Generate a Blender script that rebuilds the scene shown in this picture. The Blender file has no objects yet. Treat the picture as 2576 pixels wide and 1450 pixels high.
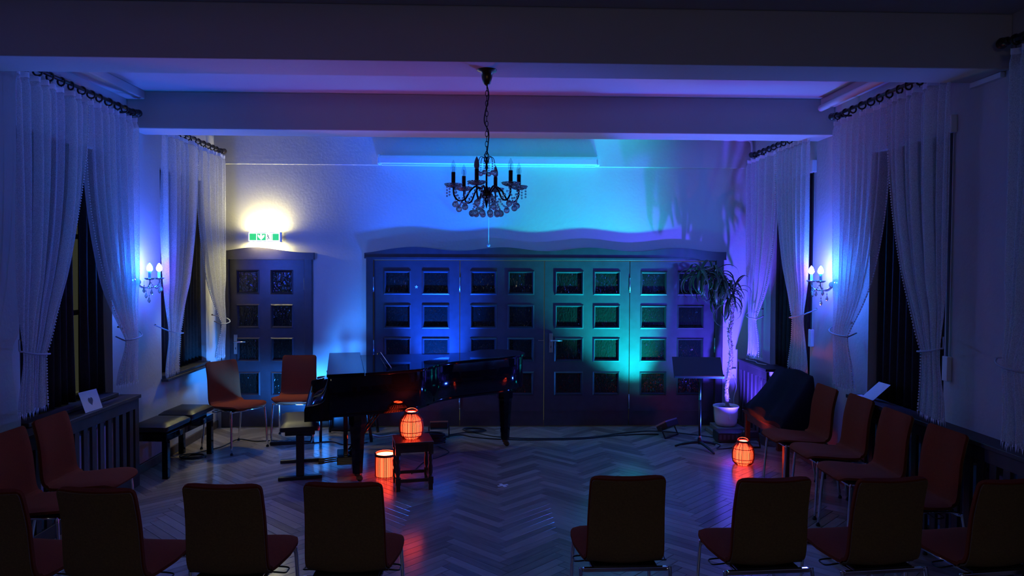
import bpy, math, random
from mathutils import Vector, Matrix
random.seed(7)
PI = math.pi
scene = bpy.context.scene
COL = scene.collection

# ------------------------------------------------------------------ camera
cam_d = bpy.data.cameras.new('camera')
cam = bpy.data.objects.new('camera', cam_d); COL.objects.link(cam)
cam_d.sensor_width = 36.0
cam_d.lens = 1850.0 / 2576.0 * 36.0
cam_d.clip_start = 0.05
_yaw, _pit, _roll = math.radians(1.86), math.radians(-1.765), 0.0042
_F = Vector((math.sin(_yaw)*math.cos(_pit), math.cos(_yaw)*math.cos(_pit), math.sin(_pit)))
_R0 = Vector((math.cos(_yaw), -math.sin(_yaw), 0)); _U0 = _R0.cross(_F)
_R = _R0*math.cos(_roll) + _U0*math.sin(_roll); _U = _R.cross(_F)
cam.matrix_world = Matrix(((_R.x, _U.x, -_F.x, 0), (_R.y, _U.y, -_F.y, 0), (_R.z, _U.z, -_F.z, 1.93), (0, 0, 0, 1)))
scene.camera = cam

# ------------------------------------------------------------------ world, exposure
world = bpy.data.worlds.new('night'); scene.world = world
world.use_nodes = True
world.node_tree.nodes['Background'].inputs[0].default_value = (0.45, 0.46, 0.26, 1)   # sodium-lit night outside the windows
world.node_tree.nodes['Background'].inputs[1].default_value = 0.09
scene.view_settings.view_transform = 'Standard'
scene.view_settings.look = 'None'
scene.view_settings.exposure = 0.0
scene.view_settings.gamma = 1.0
scene.view_settings.use_curve_mapping = False
scene.cycles.use_denoising = True
scene.cycles.max_bounces = 8
scene.cycles.transparent_max_bounces = 16
scene.cycles.caustics_reflective = False
scene.cycles.caustics_refractive = False
scene.cycles.sample_clamp_indirect = 3.0

# ------------------------------------------------------------------ lamps of the place (floor floodlights), an assumed dim light behind the camera and an added ceiling fill
def spot(name, loc, target, power, color, angle, blend=0.7, radius=0.05):
    l = bpy.data.lights.new(name, 'SPOT'); l.energy = power; l.color = color
    l.spot_size = math.radians(angle); l.spot_blend = blend; l.shadow_soft_size = radius
    o = bpy.data.objects.new(name, l); COL.objects.link(o); o.location = loc
    d = Vector(target) - Vector(loc)
    o.rotation_euler = d.to_track_quat('-Z', 'Y').to_euler()
    return o
def point(name, loc, power, color, radius=0.03):
    l = bpy.data.lights.new(name, 'POINT'); l.energy = power; l.color = color; l.shadow_soft_size = radius
    o = bpy.data.objects.new(name, l); COL.objects.link(o); o.location = loc
    return o
BLUE_POS, BLUE_AIM = (-0.55, 8.26, 0.17), (-0.60, 8.75, 1.50)
TEAL_POS, TEAL_AIM = (2.02, 8.24, 0.17), (1.48, 8.75, 1.45)
VIOLET_POS, VIOLET_AIM = (2.80, 7.74, 0.16), (2.80, 8.75, 1.90)
SKY_POS, SKY_AIM = (-1.99, 8.07, 0.14), (-1.93, 8.42, 1.3)
spot('blue_flood_beam', BLUE_POS, BLUE_AIM, 1850, (0.006, 0.085, 1.0), 56, 1.0, 0.04)
spot('teal_flood_beam', TEAL_POS, TEAL_AIM, 2400, (0.002, 0.42, 0.45), 62, 1.0, 0.04)
spot('violet_flood_beam', VIOLET_POS, VIOLET_AIM, 680, (0.07, 0.045, 1.0), 94, 0.9, 0.03)
spot('sky_blue_flood_beam', SKY_POS, SKY_AIM, 330, (0.02, 0.22, 1.0), 172, 0.5, 0.09)
# wide spill of the blue and teal lamps outside their main cones
spot('blue_flood_spill', BLUE_POS, (-0.55, 8.2, 3.0), 130, (0.008, 0.10, 1.0), 150, 1.0, 0.04)
spot('teal_flood_spill', TEAL_POS, (1.7, 8.0, 3.0), 90, (0.003, 0.46, 0.56), 150, 1.0, 0.04)
spot('ceiling_fill', VIOLET_POS, (-0.4, 6.0, 3.46), 620, (0.03, 0.10, 1.0), 112, 1.0, 0.03)  # added fill at the violet flood, aimed off its axis to turn the ceiling blue
_l = bpy.data.lights.new('assumed_rear_light', 'AREA'); _l.shape = 'RECTANGLE'; _l.size = 0.5; _l.size_y = 0.2  # assumed dim warm light behind the camera; unseen, no fixture built
_l.energy = 4.0; _l.color = (1.0, 0.88, 0.68)
_o = bpy.data.objects.new('assumed_rear_light', _l); COL.objects.link(_o); _o.location = (0.3, -1.35, 2.45)
_o.rotation_euler = (math.radians(80), 0, 0)

# ------------------------------------------------------------------ materials
MATS = {}
def mat(name, color=(0.8, 0.8, 0.8), rough=0.5, metal=0.0, var=0.0, scale=20.0, bump=0.0, bscale=60.0, emit=None, estr=0.0,
        trans=0.0, coat=0.0, stretch=None, objvar=0.0, spec=0.5, sheen=0.0, color2=None):
    if name in MATS: return MATS[name]
    m = bpy.data.materials.new(name); m.use_nodes = True
    nt = m.node_tree; n = nt.nodes; b = n['Principled BSDF']
    b.inputs['Base Color'].default_value = (*color, 1)
    b.inputs['Roughness'].default_value = rough
    b.inputs['Metallic'].default_value = metal
    b.inputs['Specular IOR Level'].default_value = spec
    if trans: b.inputs['Transmission Weight'].default_value = trans
    if coat: b.inputs['Coat Weight'].default_value = coat; b.inputs['Coat Roughness'].default_value = 0.05
    if sheen: b.inputs['Sheen Weight'].default_value = sheen
    if emit:
        b.inputs['Emission Color'].default_value = (*emit, 1); b.inputs['Emission Strength'].default_value = estr
    tc = n.new('ShaderNodeTexCoord'); mp = n.new('ShaderNodeMapping')
    nt.links.new(tc.outputs['Object'], mp.inputs['Vector'])
    if stretch: mp.inputs['Scale'].default_value = stretch
    if var or color2:
        no = n.new('ShaderNodeTexNoise'); no.inputs['Scale'].default_value = scale; no.inputs['Detail'].default_value = 4
        nt.links.new(mp.outputs['Vector'], no.inputs['Vector'])
        rp = n.new('ShaderNodeValToRGB')
        c2 = color2 if color2 else tuple(max(0, c*(1-var)) for c in color)
        rp.color_ramp.elements[0].color = (*c2, 1); rp.color_ramp.elements[0].position = 0.3
        rp.color_ramp.elements[1].color = (*color, 1); rp.color_ramp.elements[1].position = 0.7
        nt.links.new(no.outputs['Fac'], rp.inputs['Fac'])
        last = rp.outputs['Color']
        if objvar:
            oi = n.new('ShaderNodeObjectInfo'); hs = n.new('ShaderNodeHueSaturation')
            mr = n.new('ShaderNodeMapRange'); mr.inputs['To Min'].default_value = 1-objvar; mr.inputs['To Max'].default_value = 1+objvar
            nt.links.new(oi.outputs['Random'], mr.inputs['Value']); nt.links.new(mr.outputs['Result'], hs.inputs['Value'])
            nt.links.new(last, hs.inputs['Color']); last = hs.outputs['Color']
        nt.links.new(last, b.inputs['Base Color'])
    if bump:
        no2 = n.new('ShaderNodeTexNoise'); no2.inputs['Scale'].default_value = bscale; no2.inputs['Detail'].default_value = 3
        nt.links.new(mp.outputs['Vector'], no2.inputs['Vector'])
        bp = n.new('ShaderNodeBump'); bp.inputs['Strength'].default_value = bump; bp.inputs['Distance'].default_value = 0.01
        nt.links.new(no2.outputs['Fac'], bp.inputs['Height']); nt.links.new(bp.outputs['Normal'], b.inputs['Normal'])
    MATS[name] = m
    return m

PLASTER = mat('plaster', (0.56, 0.54, 0.49), 0.85, var=0.05, scale=3, bump=0.25, bscale=35, spec=0.2)
CEIL = mat('ceiling_plaster', (0.54, 0.52, 0.49), 0.9, var=0.04, scale=2, bump=0.12, bscale=30, spec=0.2)
DARKWOOD = mat('dark_painted_wood', (0.055, 0.047, 0.056), 0.36, var=0.25, scale=12, bump=0.05, bscale=70)
COVERWOOD = mat('dark_stained_wood', (0.045, 0.032, 0.028), 0.5, var=0.4, scale=14, bump=0.08, bscale=50, stretch=(1, 1, 0.15))
STOOLWOOD = mat('polished_brown_wood', (0.10, 0.035, 0.018), 0.3, var=0.4, scale=16, bump=0.05, bscale=50)
BASEWOOD = mat('skirting_wood', (0.11, 0.07, 0.04), 0.45, var=0.3, scale=15)
LACQUER = mat('black_piano_lacquer', (0.003, 0.003, 0.004), 0.05, spec=0.35, bump=0.01, bscale=3)
LEATHER = mat('black_leather', (0.012, 0.012, 0.014), 0.42, bump=0.12, bscale=180)
BLACK = mat('black_plastic', (0.012, 0.012, 0.013), 0.45, bump=0.05, bscale=120)
BLACKMETAL = mat('black_powder_metal', (0.014, 0.014, 0.016), 0.4, bump=0.05, bscale=160)
RUBBER = mat('black_rubber', (0.010, 0.010, 0.011), 0.6, bump=0.03, bscale=90)
FABRIC = mat('rust_upholstery', (0.27, 0.052, 0.018), 0.95, var=0.25, scale=260, bump=0.3, bscale=420, spec=0.04)
VENEER = mat('brown_chair_back', (0.24, 0.15, 0.055), 0.7, var=0.25, scale=120, bump=0.06, bscale=200, spec=0.2)
CHROME = mat('chrome', (0.75, 0.76, 0.78), 0.12, 1.0, bump=0.01, bscale=20)
BRASS = mat('aged_brass', (0.22, 0.15, 0.07), 0.3, 1.0, var=0.3, scale=40)
DARKMETAL = mat('bronzed_metal', (0.06, 0.045, 0.03), 0.35, 0.9, var=0.3, scale=60)
WHITE = mat('white_plastic', (0.75, 0.75, 0.74), 0.45, bump=0.02, bscale=60)
WHITEMETAL = mat('white_enamel', (0.72, 0.73, 0.74), 0.4, bump=0.02, bscale=50)
PAPER = mat('white_paper', (0.80, 0.79, 0.76), 0.8, var=0.04, scale=20)
INK = mat('grey_print', (0.12, 0.12, 0.16), 0.8, var=0.2, scale=90)
POT = mat('white_glazed_ceramic', (0.78, 0.77, 0.76), 0.22, var=0.04, scale=9)
SOIL = mat('dark_soil', (0.03, 0.02, 0.014), 0.95, bump=0.6, bscale=60, var=0.4, scale=70)
TRUNK = mat('scarred_bark', (0.42, 0.35, 0.26), 0.85, var=0.6, scale=45, bump=0.5, bscale=60)
LEAFM = mat('yucca_leaf', (0.060, 0.115, 0.040), 0.4, var=0.45, scale=14, bump=0.05, bscale=60, objvar=0.35)
CLOTH = mat('black_cloth', (0.012, 0.012, 0.015), 0.9, var=0.3, scale=60, bump=0.15, bscale=160, spec=0.1)
DRAPE = mat('dark_lining_drape', (0.030, 0.026, 0.022), 0.95, var=0.3, scale=40, bump=0.1, bscale=150, spec=0.05)
SPEAKERGREY = mat('grey_box', (0.05, 0.05, 0.055), 0.6, bump=0.2, bscale=250)
SILL = mat('dark_sill', (0.03, 0.026, 0.024), 0.5, var=0.3, scale=20)
WINFRAME = mat('window_frame_paint', (0.16, 0.14, 0.11), 0.5, var=0.2, scale=12)
RATTAN = mat('rattan', (0.13, 0.035, 0.012), 0.6, var=0.4, scale=80, bump=0.1, bscale=120)
CARDBOARD = mat('weathered_board', (0.22, 0.19, 0.16), 0.8, var=0.4, scale=20, stretch=(1, 6, 6))
STEELM = mat('brushed_steel', (0.55, 0.55, 0.56), 0.3, 1.0, bump=0.03, bscale=80)
CABLEWHITE = mat('white_cable', (0.7, 0.7, 0.7), 0.5, bump=0.02, bscale=80)

def crystal():
    m = bpy.data.materials.new('cut_crystal'); m.use_nodes = True
    nt = m.node_tree; n = nt.nodes
    b = n['Principled BSDF']
    b.inputs['Base Color'].default_value = (0.93, 0.94, 0.96, 1); b.inputs['Roughness'].default_value = 0.03
    b.inputs['IOR'].default_value = 1.6; b.inputs['Transmission Weight'].default_value = 0.92
    vo = n.new('ShaderNodeTexVoronoi'); vo.inputs['Scale'].default_value = 120
    tc = n.new('ShaderNodeTexCoord'); nt.links.new(tc.outputs['Object'], vo.inputs['Vector'])
    bp = n.new('ShaderNodeBump'); bp.inputs['Strength'].default_value = 0.4; bp.inputs['Distance'].default_value = 0.004
    nt.links.new(vo.outputs['Distance'], bp.inputs['Height']); nt.links.new(bp.outputs['Normal'], b.inputs['Normal'])
    return m
CRYSTAL = crystal()
def glass_bulb():
    m = bpy.data.materials.new('clear_bulb_glass'); m.use_nodes = True
    nt = m.node_tree; n = nt.nodes; out = n['Material Output']
    n.remove(n['Principled BSDF'])
    tr = n.new('ShaderNodeBsdfTransparent'); gl = n.new('ShaderNodeBsdfGlossy'); gl.inputs['Roughness'].default_value = 0.04
    lw = n.new('ShaderNodeLayerWeight'); lw.inputs['Blend'].default_value = 0.5
    pw = n.new('ShaderNodeMath'); pw.operation = 'POWER'; pw.inputs[1].default_value = 4.0; nt.links.new(lw.outputs['Facing'], pw.inputs[0])
    fr = n.new('ShaderNodeMath'); fr.operation = 'MULTIPLY_ADD'; fr.inputs[1].default_value = 0.7; fr.inputs[2].default_value = 0.04; nt.links.new(pw.outputs[0], fr.inputs[0])
    mx = n.new('ShaderNodeMixShader')
    tr.inputs['Color'].default_value = (0.86, 0.87, 0.9, 1)
    nt.links.new(fr.outputs[0], mx.inputs[0]); nt.links.new(tr.outputs[0], mx.inputs[1]); nt.links.new(gl.outputs[0], mx.inputs[2])
    nt.links.new(mx.outputs[0], out.inputs['Surface'])
    return m
BULBGLASS = glass_bulb()
def window_glass():
    m = glass_bulb(); m.name = 'window_glass'; return m
WINGLASS = window_glass()

def door_glass():
    m = bpy.data.materials.new('dark_rippled_glass'); m.use_nodes = True
    nt = m.node_tree; n = nt.nodes; b = n['Principled BSDF']
    b.inputs['Base Color'].default_value = (0.006, 0.010, 0.008, 1); b.inputs['Roughness'].default_value = 0.06
    b.inputs['IOR'].default_value = 1.52; b.inputs['Specular IOR Level'].default_value = 0.35
    tc = n.new('ShaderNodeTexCoord'); mp = n.new('ShaderNodeMapping')
    mp.inputs['Rotation'].default_value = (0, 0.6, 0); mp.inputs['Scale'].default_value = (1.0, 1.0, 0.45)
    nt.links.new(tc.outputs['Object'], mp.inputs['Vector'])
    no = n.new('ShaderNodeTexNoise'); no.inputs['Scale'].default_value = 34; no.inputs['Detail'].default_value = 1.5
    no.inputs['Distortion'].default_value = 1.2
    nt.links.new(mp.outputs['Vector'], no.inputs['Vector'])
    bp = n.new('ShaderNodeBump'); bp.inputs['Strength'].default_value = 0.9; bp.inputs['Distance'].default_value = 0.012
    nt.links.new(no.outputs['Fac'], bp.inputs['Height']); nt.links.new(bp.outputs['Normal'], b.inputs['Normal'])
    return m
DOORGLASS = door_glass()

def sheer():
    m = bpy.data.materials.new('sheer_net'); m.use_nodes = True
    nt = m.node_tree; n = nt.nodes; out = n['Material Output']
    n.remove(n['Principled BSDF'])
    tr = n.new('ShaderNodeBsdfTransparent'); df = n.new('ShaderNodeBsdfDiffuse'); tl = n.new('ShaderNodeBsdfTranslucent')
    df.inputs['Color'].default_value = (0.78, 0.78, 0.79, 1); tl.inputs['Color'].default_value = (0.75, 0.75, 0.77, 1)
    m1 = n.new('ShaderNodeMixShader'); m1.inputs[0].default_value = 0.35
    m2 = n.new('ShaderNodeMixShader')
    tc = n.new('ShaderNodeTexCoord'); mp = n.new('ShaderNodeMapping'); mp.inputs['Scale'].default_value = (1, 1, 1)
    nt.links.new(tc.outputs['Object'], mp.inputs['Vector'])
    no = n.new('ShaderNodeTexNoise'); no.inputs['Scale'].default_value = 220; no.inputs['Detail'].default_value = 2
    nt.links.new(mp.outputs['Vector'], no.inputs['Vector'])
    mr = n.new('ShaderNodeMapRange'); mr.inputs['From Min'].default_value = 0.35; mr.inputs['From Max'].default_value = 0.65
    mr.inputs['To Min'].default_value = 0.36; mr.inputs['To Max'].default_value = 0.66
    nt.links.new(no.outputs['Fac'], mr.inputs['Value'])
    nt.links.new(mr.outputs['Result'], m2.inputs[0])
    nt.links.new(df.outputs[0], m1.inputs[1]); nt.links.new(tl.outputs[0], m1.inputs[2])
    nt.links.new(tr.outputs[0], m2.inputs[1]); nt.links.new(m1.outputs[0], m2.inputs[2])
    nt.links.new(m2.outputs[0], out.inputs['Surface'])
    return m
SHEER = sheer()
CURTAINTRIM = mat('curtain_cord', (0.42, 0.42, 0.45), 0.8, bump=0.1, bscale=200)

def parquet():
    m = bpy.data.materials.new('oak_parquet'); m.use_nodes = True
    nt = m.node_tree; n = nt.nodes; b = n['Principled BSDF']
    tc = n.new('ShaderNodeTexCoord'); at = n.new('ShaderNodeAttribute'); at.attribute_name = 'tone'
    oi = n.new('ShaderNodeObjectInfo')
    mp = n.new('ShaderNodeMapping'); nt.links.new(tc.outputs['UV'], mp.inputs['Vector']); mp.inputs['Scale'].default_value = (1.2, 9, 1)
    ad0 = n.new('ShaderNodeMath'); ad0.operation = 'ADD'
    nt.links.new(at.outputs['Fac'], ad0.inputs[0]); nt.links.new(oi.outputs['Random'], ad0.inputs[1])
    no = n.new('ShaderNodeTexNoise'); no.noise_dimensions = '4D'; no.inputs['Scale'].default_value = 4; no.inputs['Detail'].default_value = 5
    wm = n.new('ShaderNodeMath'); wm.operation = 'MULTIPLY'; wm.inputs[1].default_value = 37.0
    nt.links.new(ad0.outputs[0], wm.inputs[0]); nt.links.new(wm.outputs[0], no.inputs['W'])
    nt.links.new(mp.outputs['Vector'], no.inputs['Vector'])
    fr = n.new('ShaderNodeMath'); fr.operation = 'FRACT'; nt.links.new(ad0.outputs[0], fr.inputs[0])
    m1 = n.new('ShaderNodeMath'); m1.operation = 'MULTIPLY'; m1.inputs[1].default_value = 0.40; nt.links.new(fr.outputs[0], m1.inputs[0])
    m2 = n.new('ShaderNodeMath'); m2.operation = 'MULTIPLY_ADD'; m2.inputs[1].default_value = 0.36
    nt.links.new(no.outputs['Fac'], m2.inputs[0]); nt.links.new(m1.outputs[0], m2.inputs[2])
    rp = n.new('ShaderNodeValToRGB')
    e = rp.color_ramp.elements
    e[0].color = (0.17, 0.13, 0.10, 1); e[0].position = 0.1
    e[1].color = (0.60, 0.50, 0.40, 1); e[1].position = 0.95
    nt.links.new(m2.outputs[0], rp.inputs['Fac']); nt.links.new(rp.outputs['Color'], b.inputs['Base Color'])
    mr = n.new('ShaderNodeMapRange'); mr.inputs['To Min'].default_value = 0.13; mr.inputs['To Max'].default_value = 0.24
    nt.links.new(no.outputs['Fac'], mr.inputs['Value']); nt.links.new(mr.outputs['Result'], b.inputs['Roughness'])
    bp = n.new('ShaderNodeBump'); bp.inputs['Strength'].default_value = 0.06; bp.inputs['Distance'].default_value = 0.004
    nt.links.new(no.outputs['Fac'], bp.inputs['Height']); nt.links.new(bp.outputs['Normal'], b.inputs['Normal'])
    return m
PARQUET = parquet()

# ------------------------------------------------------------------ mesh builder
class MB:
    def __init__(s): s.v = []; s.f = []; s.sm = []; s.M = Matrix()
    def add(s, vs, fs, smooth=False):
        o = len(s.v)
        s.v += [tuple(s.M @ Vector(p)) for p in vs]
        for k, f in enumerate(fs):
            s.f.append(tuple(i+o for i in f)); s.sm.append(smooth if isinstance(smooth, bool) else smooth[k])
        return s
    def box(s, x0, x1, y0, y1, z0, z1):
        return s.add([(x0,y0,z0),(x1,y0,z0),(x1,y1,z0),(x0,y1,z0),(x0,y0,z1),(x1,y0,z1),(x1,y1,z1),(x0,y1,z1)],
                     [(0,3,2,1),(4,5,6,7),(0,1,5,4),(1,2,6,5),(2,3,7,6),(3,0,4,7)])
    def cbox(s, c, d): return s.box(c[0]-d[0]/2, c[0]+d[0]/2, c[1]-d[1]/2, c[1]+d[1]/2, c[2]-d[2]/2, c[2]+d[2]/2)
    def prism(s, pts, z0, z1, axis='z', smooth_side=False):
        n = len(pts)
        def P(p, h):
            if axis == 'z': return (p[0], p[1], h)
            if axis == 'y': return (p[0], h, p[1])
            return (h, p[0], p[1])
        vs = [P(p, z0) for p in pts] + [P(p, z1) for p in pts]
        fs = [tuple(range(n))[::-1], tuple(range(n, 2*n))] + [(i, (i+1) % n, n+(i+1) % n, n+i) for i in range(n)]
        return s.add(vs, fs, [False, False]+[smooth_side]*n)
    def tube(s, pts, r, seg=8, closed=False, caps=True):
        pts = [Vector(p) for p in pts]; n = len(pts)
        rad = r if isinstance(r, (list, tuple)) else [r]*n
        vs = []; up = None
        for i, p in enumerate(pts):
            if closed: t = (pts[(i+1) % n]-pts[i-1])
            else: t = pts[min(i+1, n-1)]-pts[max(i-1, 0)]
            t = t.normalized() if t.length > 1e-9 else Vector((0, 0, 1))
            if up is None:
                up = Vector((0, 0, 1)) if abs(t.z) < 0.9 else Vector((1, 0, 0))
            a = t.cross(up)
            if a.length < 1e-4: a = t.cross(Vector((0, 1, 0)))
            a.normalize(); b = a.cross(t).normalized(); up = b
            for k in range(seg):
                th = 2*PI*k/seg
                vs.append(p + (a*math.cos(th) + b*math.sin(th))*rad[i])
        fs = []; m = n if closed else n-1
        for i in range(m):
            j = (i+1) % n
            for k in range(seg):
                fs.append((i*seg+k, i*seg+(k+1) % seg, j*seg+(k+1) % seg, j*seg+k))
        sm = [True]*len(fs)
        if caps and not closed:
            fs.append(tuple(range(seg))[::-1]); fs.append(tuple(range((n-1)*seg, n*seg))); sm += [False, False]
        return s.add(vs, fs, sm)
    def lathe(s, prof, c=(0, 0, 0), seg=20, smooth=True, cap0=False, cap1=False):
        vs = []; n = len(prof)
        for r, z in prof:
            for k in range(seg):
                th = 2*PI*k/seg; vs.append((c[0]+r*math.cos(th), c[1]+r*math.sin(th), c[2]+z))
        fs = [(i*seg+k, i*seg+(k+1) % seg, (i+1)*seg+(k+1) % seg, (i+1)*seg+k) for i in range(n-1) for k in range(seg)]
        sm = [smooth]*len(fs)
        if cap0: fs.append(tuple(range(seg))[::-1]); sm.append(False)
        if cap1: fs.append(tuple(range((n-1)*seg, n*seg))); sm.append(False)
        return s.add(vs, fs, sm)
    def sphere(s, c, r, seg=10, rings=7, sz=1.0, smooth=True):
        prof = [(max(1e-4, r*math.sin(PI*i/rings)), -r*sz*math.cos(PI*i/rings)) for i in range(rings+1)]
        return s.lathe(prof, c, seg, smooth)
    def grid(s, fn, nu, nv, smooth=True, flip=False):
        vs = [fn(i/nu, j/nv) for j in range(nv+1) for i in range(nu+1)]
        fs = []
        for j in range(nv):
            for i in range(nu):
                a = j*(nu+1)+i; q = (a, a+1, a+nu+2, a+nu+1)
                fs.append(q[::-1] if flip else q)
        return s.add(vs, fs, smooth)
    def mesh(s, name):
        me = bpy.data.meshes.new(name); me.from_pydata(s.v, [], s.f); me.update()
        me.polygons.foreach_set('use_smooth', s.sm)
        return me
    def build(s, name, m, parent=None, bevel=0.0, bseg=2):
        me = s.mesh(name); me.materials.append(m)
        return link(name, me, parent, bevel, bseg)
def link(name, me, parent=None, bevel=0.0, bseg=2):
    o = bpy.data.objects.new(name, me); COL.objects.link(o)
    if parent is not None: o.parent = parent
    if bevel:
        md = o.modifiers.new('bevel', 'BEVEL'); md.width = bevel; md.segments = bseg; md.limit_method = 'ANGLE'; md.angle_limit = math.radians(40)
    return o
def struct(o, label=None):
    o['kind'] = 'structure'
    if label: o['label'] = label
    return o
def thing(name, label, cat, loc=(0, 0, 0), rz=0.0, group=None):
    o = bpy.data.objects.new(name, None); COL.objects.link(o); o.empty_display_size = 0.1
    o.location = loc; o.rotation_euler = (0, 0, rz); return tag(o, label, cat, group)
def tag(o, label, cat, group=None):
    o['label'] = label; o['category'] = cat
    if group: o['group'] = group
    return o
def copy_tree(o, parent=None):
    c = o.copy(); COL.objects.link(c)
    if parent is not None: c.parent = parent
    for ch in list(o.children): copy_tree(ch, c)
    return c
def stuff(o): o['kind'] = 'stuff'; return o
def smoothpath(pts, n=6):
    pts = [Vector(p) for p in pts]; out = []
    for i in range(len(pts)-1):
        p0 = pts[max(i-1, 0)]; p1 = pts[i]; p2 = pts[i+1]; p3 = pts[min(i+2, len(pts)-1)]
        for k in range(n):
            t = k/n; out.append(0.5*((2*p1)+(-p0+p2)*t+(2*p0-5*p1+4*p2-p3)*t*t+(-p0+3*p1-3*p2+p3)*t**3))
    out.append(pts[-1]); return out

# ================================================================== THE ROOM
XL, XR, YB, YR, ZC = -3.20, 3.16, 8.75, -1.5, 3.46
ZB = 3.13
WT = 0.24
WIN = {  # name: side, y0, y1
    'window_1': ('L', 5.12, 6.36), 'window_2': ('L', 7.30, 8.44),
    'window_3': ('R', 4.98, 6.00), 'window_4': ('R', 7.10, 8.12), 'window_5': ('R', 2.85, 3.95)}
WZ0, WZ1 = 0.80, 2.87
# floor: slab below herringbone blocks
fl = MB().box(XL-WT, XR+WT, YR-0.3, YB+0.4, -0.12, -0.006).build('floor', BASEWOOD); struct(fl)
PW, PN = 0.075, 7
PL = PW*PN
C45 = math.sqrt(0.5)
def to_world(a, b):  # (1,1) runs along +Y
    return ((a-b)*C45*PW + 0.135, (a+b)*C45*PW)
def clip(poly, x0, x1, y0, y1):
    for ax, lim, sgn in ((0, x0, 1), (0, x1, -1), (1, y0, 1), (1, y1, -1)):
        out = []
        for i in range(len(poly)):
            p, q = poly[i-1], poly[i]
            dp, dq = (p[ax]-lim)*sgn, (q[ax]-lim)*sgn
            if dp >= 0: out.append(p)
            if (dp >= 0) != (dq >= 0):
                t = dp/(dp-dq); out.append((p[0]+(q[0]-p[0])*t, p[1]+(q[1]-p[1])*t))
        poly = out
        if len(poly) < 3: return []
    return poly
planks = []
for m_ in range(-12, 13):
    for k in range(-60, 260):
        for kind in (0, 1):
            if kind == 0: a, b, w, h = k, k+2*PN*m_, PN, 1
            else: a, b, w, h = k, k-2*PN+1+2*PN*m_, 1, PN
            cx, cy = to_world(a+w/2, b+h/2)
            if XL-0.3 < cx < XR+0.3 and 2.6 < cy < YB+0.3:
                g = 0.012
                poly = [to_world(a+g, b+g), to_world(a+w-g, b+g), to_world(a+w-g, b+h-g), to_world(a+g, b+h-g)]
                planks.append((cx, cy, kind, poly))
inside = []
rest = []
for p in planks:
    cx, cy, kind, poly = p
    ok = all(XL+0.02 < q[0] < XR-0.02 and q[1] < YB-0.02 for q in poly)
    vis = cy > 4.55 and abs(cx-0.05*cy) < 0.60*cy and abs(cx) < 2.6
    (inside if ok and vis else rest).append(p)
inside.sort(key=lambda p: p[1])
rest += inside[300:]; inside = inside[:300]
# one shared block mesh, laid along local X
def block_mesh():
    l, w, c = PL/2-0.0009, PW/2-0.0009, 0.0016
    me = bpy.data.meshes.new('parquet_block')
    vs = [(-l,-w,-.018),(l,-w,-.018),(l,w,-.018),(-l,w,-.018),(-l,-w,-c),(l,-w,-c),(l,w,-c),(-l,w,-c),
          (-l+c,-w+c,0),(l-c,-w+c,0),(l-c,w-c,0),(-l+c,w-c,0)]
    fs = [(8,9,10,11)]
    for i in range(4):
        j = (i+1) % 4; fs += [(4+i, 4+j, 8+j, 8+i), (i, j, 4+j, 4+i)]
    me.from_pydata(vs, [], fs); me.update()
    uv = me.uv_layers.new(name='uv')
    for poly in me.polygons:
        for li in poly.loop_indices:
            v = me.vertices[me.loops[li].vertex_index].co; uv.data[li].uv = (v.x, v.y)
    me.materials.append(PARQUET); return me
BM_ = block_mesh()
for cx, cy, kind, poly in inside:
    o = bpy.data.objects.new('parquet_block', BM_); COL.objects.link(o); o.parent = fl
    o.location = (cx, cy, 0.0); o.rotation_euler = (0, 0, PI/4 if kind == 0 else 3*PI/4)
me = bpy.data.meshes.new('parquet_field')
vs, fs, uvs, tones = [], [], [], []
for cx, cy, kind, poly in rest:
    pc = clip(poly, XL+0.004, XR-0.004, 2.5, YB-0.004)
    if len(pc) < 3: continue
    ang = PI/4 if kind == 0 else 3*PI/4
    ca, sa = math.cos(ang), math.sin(ang); base = len(vs); n = len(pc)
    tone = random.random()
    px_ = sum(q[0] for q in pc)/n; py_ = sum(q[1] for q in pc)/n
    for q in pc: vs.append((q[0], q[1], -0.018))
    for q in pc: vs.append((q[0], q[1], -0.0016))
    for q in pc:
        dx, dy = px_-q[0], py_-q[1]; d = math.hypot(dx, dy)+1e-6
        vs.append((q[0]+dx/d*0.002, q[1]+dy/d*0.002, 0.0))
    loc = [tuple(range(base+2*n, base+3*n))]
    for i in range(n):
        j = (i+1) % n; loc += [(base+n+i, base+n+j, base+2*n+j, base+2*n+i), (base+i, base+j, base+n+j, base+n+i)]
    for f in loc:
        fs.append(f); tones.append(tone)
        for vi in f:
            x, y = vs[vi][0]-cx, vs[vi][1]-cy; uvs.append((x*ca+y*sa, -x*sa+y*ca))
me.from_pydata(vs, [], fs); me.update()
ul = me.uv_layers.new(name='uv')
for i, u in enumerate(uvs): ul.data[i].uv = u
ta = me.attributes.new('tone', 'FLOAT', 'FACE')
ta.data.foreach_set('value', tones)
me.materials.append(PARQUET)
stuff(link('parquet_field', me, fl))

# ceiling with three down-stand beams
ce = MB().box(XL-WT, XR+WT, YR-0.3, YB+0.4, ZC, ZC+0.2).build('ceiling', CEIL); struct(ce)
for y0, y1 in ((2.05, 2.40), (4.385, 4.74), (6.66, 6.99)):
    MB().box(XL, XR, y0, y1, ZB, ZC).build('beam', CEIL, ce, bevel=0.008)
# boxed ledges where ceiling meets side walls, between the beams
for y0, y1 in ((4.74, 6.66),):
    MB().box(XL, XL+0.16, y0, y1, 3.385, ZC).build('ceiling_ledge', CEIL, ce, bevel=0.01)
    MB().box(XR-0.14, XR, y0, y1, 3.385, ZC).build('ceiling_ledge', CEIL, ce, bevel=0.01)

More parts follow.
